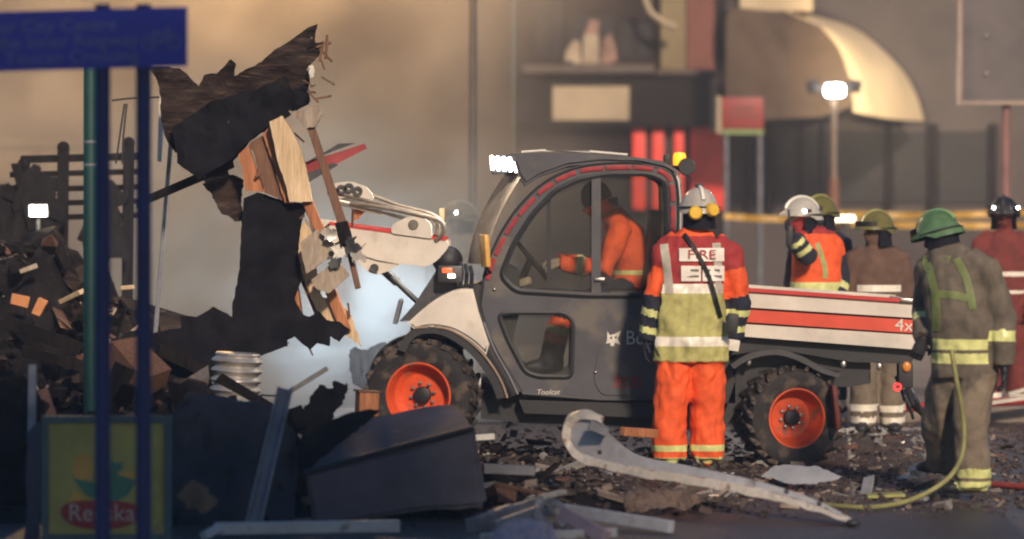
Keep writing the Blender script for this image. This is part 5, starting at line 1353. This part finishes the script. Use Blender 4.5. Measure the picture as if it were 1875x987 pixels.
# larger single pieces on the heap
rr = random.Random(91)
pieces = [((85, 712), (165, 758), 20.3, 14, M_greyw, 'pale greenish plank lying on the heap above the yellow board'),
          ((203, 692), (246, 716), 20.6, 9, M_greyw, 'short pale lath between the two blue posts'),
          ((272, 734), (302, 752), 20.2, 8, M_greyw, 'short pale lath right of the blue posts'),
          ((360, 780), (382, 812), 19.4, 8, M_zinc, 'small grey lath on the black slope left of the channel'),
          ((10, 590), (150, 640), 22.8, 22, M_char3, 'charred joist sloping across the heap at far left'),
          ((40, 640), (250, 700), 22.2, 20, M_char3, 'charred joist lower on the heap at far left'),
          ((20, 548), (52, 554), 23.4, 18, mat('scrap_orange', (.55, .22, .08), .7), 'orange scrap strip lit on the heap at far left'),
          ((66, 578), (80, 548), 23.2, 16, mat('scrap_orange', (.55, .22, .08), .7), 'upright orange scrap stub lit on the heap'),
          ((112, 552), (150, 534), 23.2, 8, M_pale, 'cream splinter beside the orange scrap'),
          ((222, 528), (246, 526), 23.0, 8, M_pale, 'cream splinter between the blue posts on the heap'),
          ((36, 498), (68, 486), 23.6, 9, M_greyw, 'grey slat end lying below the floodlight'),
          ((400, 690), (520, 760), 21.0, 18, M_char3, 'charred rafter below the ribbed duct'),
          ((290, 640), (420, 700), 21.8, 22, M_char3, 'charred rafter under the felt sheet')]
for k, (a, b, Y, wp, m_, lb) in enumerate(pieces):
    solo('plank', beam(P(*a, Y), P(*b, Y + rr.uniform(-.2, .2)), wp * Y / F, .05, rnd=rr), m_, lb, 'plank', 'planks on the heap')
for k in range(26):
    pass

# --- foreground black bin
bx_ = thing('overturned_bin', 'big blue-black bin lying on its side in front of the front wheel', 'bin', P(720, 960, 18.6))
Yq = 18.55
A_, B_, C_, D_ = P(556, 866, Yq), P(868, 783, Yq + .05), P(893, 925, Yq), P(572, 966, Yq - .05)
dep = [Vector((-.02, .85, .16)), Vector((-.10, .95, .02)), Vector((.0, .9, -.05)), Vector((0, .8, 0))]
bm = NB(); fv = [bm.verts.new(p) for p in (A_, B_, C_, D_)]; bv_ = [bm.verts.new(p + d) for p, d in zip((A_, B_, C_, D_), (Vector((.22, .6, .26)), Vector((-.12, .6, .10)), Vector((-.05, .8, .0)), Vector((.1, .8, 0))))]
bm.faces.new(fv); bm.faces.new(bv_[::-1])
for i in range(4): bm.faces.new((fv[i], bv_[i], bv_[(i + 1) % 4], fv[(i + 1) % 4]))
bmesh.ops.bevel(bm, geom=bm.edges[:], offset=.025, segments=3, affect='EDGES')
bmesh.ops.subdivide_edges(bm, edges=[e for e in bm.edges if e.calc_length() > .2], cuts=6, use_grid_fill=True)
for v in bm.verts: v.co += Vector((.3, 1, .6)) * (.04 * noise.noise(v.co * 2.6) + .012 * noise.noise(v.co * 9.0))
obj('bin_body', bm, M_blueb, bx_, smooth=40)
bm = NB(); loft(bm, [A_ + Vector((0, -.015, .0)), A_.lerp(B_, .5) + Vector((0, -.02, .005)), B_ + Vector((0, -.015, 0))], .016, seg=8); obj('rim', bm, M_black, bx_)
solo('felt_sheet', sheet([(540, 836), (560, 800), (600, 772), (648, 756), (700, 750), (640, 800), (590, 840), (556, 866)], Yq + .25, .02, .03, (0, .6), .04, 61, .07), M_char2, 'black sheet draped over the left end of the bin', 'felt sheet')
solo('felt_sheet', sheet([(536, 796), (548, 748), (570, 722), (584, 704), (600, 712), (608, 700), (634, 700), (632, 730), (612, 760), (585, 790)], 20.0, .02, .03, (.2, .2), .08, 62, .06), M_char2, 'jagged black sheet standing left of the front tyre', 'felt sheet')
bm = NB(); loft(bm, [P(645, 752, 21.2), P(648, 718, 21.2)], .05, seg=14); bm2 = NB()
bm.free()
cb = thing('orange_lit_box', 'small scorched orange box against the front tyre', 'box', P(674, 760, 21.3))
bm2 = NB(); box(bm2, P(672, 738, 21.3), (.13, .12, .16), (0, .05, .3), .006); obj('box_body', bm2, M_orng, cb)  # brown box; the orange light on it is put into the body colour
bm2 = NB(); box(bm2, P(672, 716, 21.3), (.15, .14, .012), (0, .05, .3), .003); obj('lid', bm2, M_brwn, cb)
solo('timber_offcut', beam(P(592, 785, 20.2), P(634, 772, 20.2), .05, .05, rnd=rr), M_pale, 'pale offcut below the jagged black sheet', 'timber')
# leaning grey channel
lc = thing('steel_channel', 'grey steel channel leaning upright in front of the bin', 'channel', P(460, 987, 17.9))
bm = NB(); beam(P(452, 1010, 17.8), P(522, 712, 18.3), .085, .012, bm=bm); obj('web', bm, M_zinc, lc)
bm = NB(); beam(P(438, 1010, 17.78), P(510, 712, 18.28), .012, .07, bm=bm); obj('flange', bm, M_zinc, lc)
bm = NB(); beam(P(466, 1010, 17.78), P(534, 712, 18.28), .012, .07, bm=bm); obj('flange', bm, M_zinc, lc)
# white frame members along the bottom edge
def bar(a, b, Ya_, Yb2, wpx, m_, lb, dp=.05, name='frame_bar', cat='bar'):
    return solo(name, beam(P(*a, Ya_), P(*b, Yb2), wpx * Ya_ / F, dp), m_, lb, cat)
M_fw = mat('frame_white', (.40, .41, .44), .5, var=.25, scale=8, spots=((.18, .17, .17), 8, .6))
bar((392, 968), (732, 963), 17.5, 17.6, 22, M_fw, 'white frame bar lying flat at the bottom below the bin')
bar((372, 982), (402, 966), 17.4, 17.5, 16, M_fw, 'white corner stub at the left end of the bottom bar')
bar((984, 926), (1230, 965), 18.4, 17.8, 22, M_fw, 'pale frame bar slanting to the right at bottom centre')
bar((905, 968), (1010, 930), 17.7, 18.3, 26, M_zinc, 'grey frame bar slanting up at bottom centre')
bar((880, 985), (1130, 975), 17.5, 17.4, 16, M_fw, 'thin pale bar behind the striped cloth')
bar((860, 965), (985, 925), 17.9, 18.6, 30, M_zinc, 'dull green grey rail leaning beside the bin')
bar((1030, 940), (1110, 985), 17.6, 17.3, 26, mat('pink_plastic', (.30, .22, .25), .5), 'pinkish plastic strip at bottom centre')
bar((895, 940), (936, 927), 18.2, 18.3, 9, M_steel, 'shiny short strip beside the bin corner')
bar((990, 911), (1032, 901), 18.5, 18.7, 9, M_galv, 'shiny strip on the road below the curved beam head')
bar((866, 802), (906, 799), 20.8, 20.8, 11, M_dec, 'bright white strip lying behind the bin')
bar((886, 858), (980, 862), 19.6, 19.6, 18, M_zinc, 'grey board lying on the road right of the bin')
bar((905, 886), (1010, 908), 19.0, 18.9, 8, M_brwn, 'rusty lath on the road below the grey board')
bar((1140, 790), (1200, 794), 21.0, 21.2, 16, M_orng, 'tan plank on the road left of the orange trousers')
solo('striped_cloth', sheet([(905, 975), (930, 955), (975, 950), (1012, 962), (1020, 990), (960, 1000), (900, 998)], 17.3, .02, .035, (0, .8), .04, 71, .04, 5), mat('cloth_blue', (.10, .11, .20), .9, var=.7, scale=12, col2=(.32, .30, .36)), 'crumpled blue striped cloth at bottom centre', 'cloth')
bm = NB(); c = P(1010, 945, 18.0)
for k in range(3): loft(bm, [c + Vector((.09 * math.cos(a) * (1 - k * .12), .05 * math.sin(a) + k * .02, .06 * math.sin(a) + .01 * k)) for a in [R(v) for v in range(0, 331, 30)]], .014, seg=6)
o = solo('cable_coil', bm, M_zinc, 'grey coil of cable between the frame bars', 'cable')
# curved white beam
cbm = thing('curved_beam', 'long curved white steel beam lying across the road', 'beam', P(1300, 900, 18.9))
top_ = [(1108, 780), (1085, 764), (1058, 762), (1042, 778), (1040, 806), (1062, 832), (1110, 848), (1180, 862), (1260, 874), (1340, 888), (1420, 906), (1490, 928), (1565, 956)]
cen = crom([(1104, 770), (1080, 760), (1054, 764), (1038, 786), (1042, 814), (1064, 838), (1112, 853), (1180, 866), (1260, 878), (1340, 892), (1420, 910), (1490, 931), (1565, 956)], False, 6); n = len(cen)
def beam_Y(a): return 19.62 - 1.4 * max(0.0, min(1.0, (a - 1040) / 525.0))
bm = NB(); rows = []
for i, (a, b) in enumerate(cen):
    p_, q_ = cen[max(0, i - 1)], cen[min(n - 1, i + 1)]; dx, dy = q_[0] - p_[0], q_[1] - p_[1]; L = math.hypot(dx, dy)
    nx_, ny_ = -dy / L, dx / L; t = i / (n - 1)
    hw = 8 * (.7 + .3 * min(1, t * 4)) * (.35 + .65 * min(1, (1 - t) * 5)); Y = beam_Y(a)
    hw *= 1 + .18 * noise.noise(Vector((t * 22, 0, 5)))
    o0, o1 = P(a - nx_ * hw, b - ny_ * hw, Y), P(a + nx_ * hw, b + ny_ * hw, Y)
    row = [bm.verts.new(o0), bm.verts.new(o1), bm.verts.new(o1 + Vector((0, .17, 0))), bm.verts.new(o0 + Vector((0, .17, 0)))]
    for v in row: v.co += Vector((0, .012, .012)) * noise.noise(v.co * 11)
    rows.append(row)
for a, b in zip(rows, rows[1:]):
    for k in range(4): bm.faces.new((a[k], a[(k + 1) % 4], b[(k + 1) % 4], b[k]))
bm.faces.new(rows[0][::-1]); bm.faces.new(rows[-1]); obj('lower_flange', bm, M_beamw, cbm, smooth=35)
wt = crom([(1044, 770), (1096, 768), (1122, 800), (1170, 834), (1250, 851), (1340, 870), (1420, 890), (1490, 914), (1540, 938)], False, 5)
wb = crom([(1044, 806), (1064, 830), (1112, 845), (1180, 858), (1260, 870), (1340, 884), (1420, 902), (1490, 923), (1542, 941)], False, 5)
bm = NB(); rows = []
for (a, b), (c, d) in zip(wt, wb):
    p0, p1 = P(a, b, beam_Y(a) + .03), P(c, d, beam_Y(c) + .012)
    rows.append([bm.verts.new(p0), bm.verts.new(p1), bm.verts.new(p1 + Vector((0, .02, 0))), bm.verts.new(p0 + Vector((0, .02, 0)))])
for a, b in zip(rows, rows[1:]):
    for k in range(4): bm.faces.new((a[k], a[(k + 1) % 4], b[(k + 1) % 4], b[k]))
bm.faces.new(rows[0][::-1]); bm.faces.new(rows[-1]); obj('web', bm, mat('beam_grey', (.50, .49, .50), .4, .2, var=.25, scale=8, spots=((.2, .15, .12), 6, .62)), cbm, smooth=35)
bm = NB(); ball(bm, P(1562, 957, 18.2), .03, (1.4, 1, .7)); obj('end_cap', bm, M_black, cbm)
for k, q in enumerate(((1098, 828), (1440, 900), (1500, 922))):
    bm = NB(); ball(bm, P(*q, 19.4 - (q[0] - 1040) / 525 * 1.3), .014); obj('bolt', bm, M_dsteel, cbm)
solo('concrete_slab', sheet([(1132, 905), (1200, 896), (1268, 898), (1290, 915), (1250, 930), (1150, 932)], 18.9, .12, .03, (0, .8), .06, 81, .05, 8), mat('rough_concrete', (.16, .11, .085), .95, var=.5, scale=25, bump=.8, bscale=60), 'rough broken concrete slab under the curved beam', 'slab')
solo('sheet_metal', sheet([(1392, 872), (1424, 854), (1500, 856), (1540, 872), (1500, 880), (1440, 882)], 20.5, .015, .01, (0, 2.2), .03, 82, .06), mat('panel_pale_blue', (.42, .43, .44), .45, .2, var=.2), 'pale grey blue panel lying on the road below the rear wheel', 'metal panel')
solo('paper_ball', sheet([(1660, 858), (1680, 848), (1694, 858), (1690, 872), (1668, 874)], 20.7, .04, .02, (0, 0), .1, 83, .03, 10), M_dec, 'crumpled pale paper on the road near the hunched firefighter', 'paper')
solo('metal_bracket', beam(P(1080, 776, 19.4), P(1112, 792, 19.4), .06, .06, rnd=rr), M_zinc, 'grey bracket lump at the head of the curved beam', 'bracket')

# fire hose from the hunched firefighter to the road
hpts = [P(1742, 640, YD - .32), P(1752, 700, YD - .34), P(1764, 770, YD - .30), P(1762, 830, YD - .32), P(1738, 874, YD - .40), P(1690, 906, YD - .45)]
e_ = P(1640, 922, 19.3)
hpts += [Vector((P(1640, 0, 19.25).x, 19.25, .03)), Vector((P(1580, 0, 19.1).x, 19.1, .025)), Vector((P(1500, 0, 19.3).x, 19.3, .025)), Vector((P(1440, 0, 19.6).x, 19.6, .025))]
bm = NB(); loft(bm, [Vector(q) for q in crom([tuple(p) for p in hpts], False, 6)], .015, seg=10)
solo('fire_hose', bm, mat('hose_lime', (.25, .24, .09), .6, var=.3, scale=10), 'thin lime hose hanging down the hunched firefighter to the road', 'hose', smooth=60)
bm = NB(); q = [Vector((P(1585, 0, 19.9).x, 19.9, .02)), Vector((P(1655, 0, 19.9).x, 19.9, .03))]; beam(q[0], q[1], .02, .18, bm=bm)
solo('folded_strap', bm, mat('strap_lime', (.32, .32, .10), .6, var=.3, scale=10), 'short flat lime strap lying on the road left of the hose', 'strap')
bm = NB(); loft(bm, [Vector(v) for v in crom([(3.0, 20.6, .03), (3.3, 20.3, .03), (3.8, 20.15, .03), (4.6, 20.4, .03)], False, 6)], .022, seg=8)
solo('fire_hose', bm, mat('hose_red', (.30, .05, .04), .6, var=.3, scale=10), 'dark red hose lying on the road at the right edge', 'hose', smooth=60)
bm = NB(); loft(bm, [Vector((P(1640, 0, 26.4).x, 26.4, .14)), Vector((P(1900, 0, 26.6).x, 26.6, .20))], .035, seg=10)
solo('red_pipe', bm, M_maroon, 'long dull red pipe along the kerb at the right', 'pipe')
for k, (x0, y0, x1, y1) in enumerate(((1812, 738, 1878, 728), (1846, 722, 1880, 712))):
    solo('ladder_bar', beam(P(x0, y0, 26.2), P(x1, y1, 26.2), .035, .05), M_galv, ('lower', 'upper')[k] + ' lit metal bar at the right edge by the kerb', 'bar')

# --- timber fence and floodlight on the left, behind the heap
YF = 26.2
fe = thing('timber_fence', 'charred open timber fence behind the heap at the left', 'fence', P(140, 500, YF))
for k, yy in enumerate((288, 316, 344, 370, 396)):
    bm = NB(); beam(P(18 if k else 38, yy + 4, YF), P(262, yy - 2, YF), .045 if k else .06, .03, bm=bm); obj('rail', bm, M_char3, fe)
for (x, y0) in ((44, 300), (116, 270), (166, 268), (236, 262)):
    bm = NB(); beam(P(x, y0, YF - .05), P(x - 5, 770, YF - .05), .085, .07, bm=bm); obj('fence_post', bm, M_char3, fe)
    bm = NB(); ball(bm, P(x, y0, YF - .05), .05); obj('post_cap', bm, M_char3, fe)
for k, (a, b, lb) in enumerate((((30, 300), (60, 420), 'charred pole leaning against the fence left end'), ((200, 330), (150, 440), 'charred pole leaning between fence posts'), ((8, 352), (120, 400), 'charred board slanting across the fence foot'))):
    solo('charred_pole', beam(P(*a, YF - .2), P(*b, YF - .3), .07, .06, rnd=rr), M_char3, lb, 'pole')
for k, (pp, lb) in enumerate((([(30, 320), (60, 300), (105, 330), (112, 470), (20, 470)], 'charred board sheet at the left part of the fence'), ([(168, 345), (205, 330), (232, 350), (238, 470), (160, 470)], 'charred board sheet at the right part of the fence'), ([(-20, 345), (40, 340), (70, 395), (50, 470), (-20, 470)], 'charred board sheet at the picture left edge'))):
    solo('charred_board', sheet(pp, YF - .25, .02, .03, (.1, .2), .08, 90 + k, .08), M_char3, lb, 'board')
fl = thing('floodlight', 'small lit floodlight standing on the heap in front of the fence', 'floodlight', P(70, 425, 25.4))
bm = NB(); box(bm, P(70, 386, 25.4), (.16, .10, .11), None, .015); obj('housing', bm, M_black, fl)
bm = NB(); q = P(70, 386, 25.33); box(bm, q, (.135, .02, .085), None, .008); obj('lens', bm, mat('flood_lens', (1, 1, 1), .3, emit=(1, .93, .82), estr=14), fl)
bm = NB(); loft(bm, [P(70, 398, 25.4), P(70, 470, 25.4)], .02); obj('stand', bm, M_dsteel, fl)
lamp('flood_beam', 'POINT', P(70, 386, 25.2), 5, (1, .8, .55), fl, radius=.05)

# --- yellow advertising board
YA2 = 17.35
ab = thing('advertising_board', 'yellow pavement advertising board behind the blue sign posts', 'advertising board', P(190, 987, YA2))
M_ady = mat('advert_yellow', (.34, .30, .08), .6, var=.25, scale=5, spots=((.22, .20, .08), 6, .6))
bm = NB(); BX(bm, 88, 775, 300, 978, YA2, .02); obj('panel', bm, M_ady, ab)
M_tealf = mat('board_frame_teal', (.04, .085, .10), .5, var=.3)
for (x0, y0, x1, y1) in ((76, 762, 88, 990), (300, 762, 313, 990), (88, 762, 300, 775), (88, 978, 300, 990)):
    bm = NB(); BX(bm, x0, y0, x1, y1, YA2 - .015, .05); obj('frame_bar', bm, M_tealf, ab)
pl_ = mat('advert_green', (.05, .17, .11), .6); rd_ = mat('advert_red', (.28, .025, .025), .6); og_ = mat('advert_orange', (.52, .30, .06), .6)
def decal(pts, m_, name, off):
    bm = NB(); plate(bm, px(pts, YA2), [], YA2 - off, YA2 - off + .002); return obj(name, bm, m_, ab, smooth=None)
decal([(205, 842), (210, 848), (225, 846), (224, 858), (214, 868), (226, 872), (250, 880), (236, 905), (212, 920), (192, 918), (160, 908), (140, 884), (134, 876), (165, 882), (190, 892), (200, 876)], pl_, 'printed_plant', .004)
decal(crom([(135, 838), (165, 832), (168, 876), (140, 880)], True, 4), og_, 'printed_blossom', .003)
decal([(122, 930), (135, 896), (160, 912), (150, 930)], og_, 'printed_petal', .003)
decal([(216, 866), (246, 862), (246, 882), (222, 884)], og_, 'printed_petal', .0035)
decal(crom([(112, 940), (126, 920), (186, 916), (244, 922), (258, 942), (236, 962), (186, 970), (134, 962)], True, 4), rd_, 'printed_oval', .006)
lettering('lettering', 'Reeska', .13, (P(186, 940, YA2).x, YA2 - .009, TZ(940, YA2)), mat('advert_white', (.42, .34, .32), .6), ab, sx=.95, apart=True)
solo('metal_post', beam(P(60, 668, 18.6), P(58, 800, 18.5), .045, .045), M_zinc, 'pale stub of square post left of the yellow board', 'post')
solo('blue_panel', sheet([(52, 790), (74, 770), (74, 985), (44, 985)], 17.6, .03, .004, (0, 0), .02, 95, .1), mat('panel_navy', (.02, .035, .085), .5), 'narrow navy panel standing left of the yellow board', 'panel')
solo('cardboard_scrap', sheet([(325, 905), (348, 880), (378, 892), (400, 918), (380, 936), (350, 930)], 18.0, .02, .03, (0, .6), .06, 96, .05), mat('cardboard', (.15, .10, .06), .9, var=.4), 'crumpled brown cardboard right of the yellow board', 'cardboard')
solo('felt_sheet', sheet([(300, 775), (340, 720), (430, 735), (500, 745), (540, 800), (545, 990), (300, 990)], 18.6, .03, .06, (.1, .5), .03, 97, .09), mat('tarp_navy', (.024, .025, .036), .8, var=.4, scale=3, bump=.3, bscale=20), 'big dark tarpaulin sheet between the yellow board and the channel', 'tarpaulin')
solo('felt_sheet', sheet([(-30, 700), (40, 690), (78, 740), (80, 990), (-30, 990)], 18.9, .03, .06, (.1, .4), .03, 98, .09), M_char2, 'black sheet standing at the lower left corner', 'felt sheet')

# --- blue street sign on two posts
YS = 15.0
M_sblue = mat('sign_blue', (.016, .03, .40), .45, var=.12, scale=3)
M_spost = mat('post_navy', (.014, .022, .12), .5, var=.25, scale=5)
sg_ = thing('street_sign', 'blue street sign with cycle symbol on two dark blue posts', 'sign', (P(225, 0, YS).x, YS, 0))
def SP(x, y, off=0):                                    # the board climbs a little to the right
    return P(x, y - (x - 345) * -.035 * 0 + (345 - x) * .028, YS - .06 - off)
bm = NB(); q = [SP(-260, 12), SP(343, 12), SP(343, 121), SP(-260, 121)]
f1 = [bm.verts.new(p) for p in q]; bm.faces.new(f1); r = bmesh.ops.extrude_face_region(bm, geom=bm.faces[:]); bmesh.ops.translate(bm, vec=(0, .02, 0), verts=[v for v in r['geom'] if isinstance(v, bmesh.types.BMVert)])
brd = obj('board', bm, M_sblue, sg_, smooth=None)
for xx in (190, 265):
    bm = NB(); x = P(xx - 2, 0, YS).x; loft(bm, [(x, YS, 0), (x, YS, TZ(8, YS))], .036, seg=18); pp_ = obj('post', bm, M_spost, sg_)
    for yy in (40, 104):
        bm = NB(); box(bm, (x, YS - .02, TZ(yy, YS)), (.10, .055, .028), None, .006); obj('clamp', bm, M_dsteel, pp_)
M_stxt = mat('sign_text', (.16, .18, .42), .5, var=.2)
rl_ = math.atan(.028)
for txt, x, y in (('for City Centre', 88, 43), ('use the Inner Ringway', 94, 74), ('Toucan Crossing', 131, 102)):
    pass
def sign_line(txt, xr, y):
    me = text_mesh(txt, .082, .001); w_ = max(v.co.x for v in me.vertices); bpy.data.meshes.remove(me)
    c = SP(xr, y, .003); lettering('lettering', txt, .082, (c.x - w_ * 1.08, c.y, c.z - w_ * 1.08 * rl_), M_stxt, brd, roll=-rl_, sx=1.08)
sign_line('for City Centre', 212, 41); sign_line('via the Inner Ringway', 254, 70); sign_line('Toucan Crossing', 254, 99)
# bicycle symbol
bk = NB(); 
for cx in (272, 318):
    c = SP(cx, 76, .003); 
    lathe(bk, [(.026, 0), (.033, 0), (.033, .002), (.026, .002), (.026, 0)], c, Vector((0, 1, 0)), 20)
for a, b in (((272, 76), (284, 58)), ((284, 58), (308, 58)), ((308, 58), (318, 76)), ((284, 58), (296, 76)), ((296, 76), (308, 58)), ((272, 76), (296, 76)), ((308, 58), (305, 50)), ((305, 50), (312, 50)), ((284, 58), (282, 52))):
    beam(SP(*a, .003), SP(*b, .003), .007, .002, bevel=0, bm=bk)
o = obj('cycle_symbol', bk, M_stxt, brd); o['kind'] = 'stuff'
# teal post just behind
tpst = thing('teal_post', 'slim teal green post just behind the left sign post', 'post', (P(164, 0, 19.4).x, 19.4, 0))
bm = NB(); x = P(166, 0, 19.4).x; loft(bm, [(x, 19.4, 0), (x, 19.4, 2.72)], .042, seg=16); obj('shaft', bm, mat('teal_paint', (.009, .058, .052), .5, var=.25), tpst)
for yy in (262, 304):
    bm = NB(); lathe(bm, [(.043, 0), (.045, 0), (.045, .015), (.043, .015)], Vector((x, 19.4, TZ(yy, 19.4))), Vector((0, 0, 1)), 16); obj('band', bm, M_zinc, tpst)
# thin cables between the posts
for k, (pts, lb) in enumerate((([(205, 184), (240, 180), (292, 178)], 'thin black cable sagging between the sign posts'), ([(228, 190), (222, 230), (212, 300)], 'thin cable hanging beside the left sign post'), ([(232, 190), (226, 250), (224, 300)], 'second thin cable hanging between the sign posts'))):
    bm = NB(); loft(bm, [P(a, b, 21) for a, b in crom(pts, False, 5)], .006, seg=6); solo('cable', bm, M_black, lb, 'cable')

# ------------------------------------------------------------------ smoke and haze
def volume(name, bm, density, color, aniso, label, puff=None, noisy=None, lo=.36, hi=.66):
    """puff = (centre, radii): a cloud that thins out towards its rim, broken up by noise"""
    m = bpy.data.materials.new(name + '_volume'); m.use_nodes = True
    n = m.node_tree.nodes; l = m.node_tree.links
    n.remove(n['Principled BSDF']); o_ = n['Material Output']
    v = n.new('ShaderNodeVolumePrincipled'); v.inputs['Color'].default_value = (*color, 1); v.inputs['Density'].default_value = density; v.inputs['Anisotropy'].default_value = aniso
    if puff:
        tc = n.new('ShaderNodeTexCoord'); no = n.new('ShaderNodeTexNoise'); no.inputs['Scale'].default_value = noisy; no.inputs['Detail'].default_value = 2.5; no.inputs['Distortion'].default_value = .6
        mr = n.new('ShaderNodeMapRange'); mr.inputs['From Min'].default_value = lo; mr.inputs['From Max'].default_value = hi; mr.inputs['To Min'].default_value = density * .12; mr.inputs['To Max'].default_value = density * 2
        le = n.new('ShaderNodeVectorMath'); le.operation = 'LENGTH'
        fo = n.new('ShaderNodeMapRange'); fo.interpolation_type = 'SMOOTHSTEP'; fo.inputs['From Min'].default_value = 1.0; fo.inputs['From Max'].default_value = .25
        mu = n.new('ShaderNodeMath'); mu.operation = 'MULTIPLY'
        l.new(tc.outputs['Object'], no.inputs['Vector']); l.new(tc.outputs['Object'], le.inputs[0]); l.new(le.outputs['Value'], fo.inputs['Value'])
        l.new(no.outputs['Fac'], mr.inputs['Value']); l.new(mr.outputs[0], mu.inputs[0]); l.new(fo.outputs[0], mu.inputs[1]); l.new(mu.outputs[0], v.inputs['Density'])
    l.new(v.outputs[0], o_.inputs['Volume'])
    o = obj(name, bm, m, smooth=None)
    if puff: o.location = puff[0]; o.scale = puff[1]
    o['kind'] = 'stuff'; o['label'] = label; o['category'] = name
    return o
bm = NB(); box(bm, (2.0, 32, 4.0), (48, 70, 10.4)); volume('haze', bm, .0028, (.84, .87, .96), .1, 'thin night haze hanging over the whole street')
def puff(c, r, dens, col, label, noisy, **kw):
    bm = NB(); ball(bm, (0, 0, 0), 1.0, seg=24); return volume('smoke', bm, dens, col, .1, label, (c, r), noisy, **kw)
puff((-3.3, 33.4, 3.4), (5.0, 3.6, 5.0), .50, (.76, .67, .56), 'tan smoke bank rolling up in front of the brown house', 2.8, lo=.46, hi=.60)
puff((-2.0, 28.0, 1.35), (2.5, 2.2, 2.0), .42, (.62, .66, .65), 'grey smoke drifting behind the wreckage', 2.6, lo=.44, hi=.60)
puff((-1.15, 25.3, .85), (1.35, 1.15, 1.15), .60, (.90, .95, .98), 'bright blue-white smoke puff in front of the truck nose', 2.4, lo=.42, hi=.60)
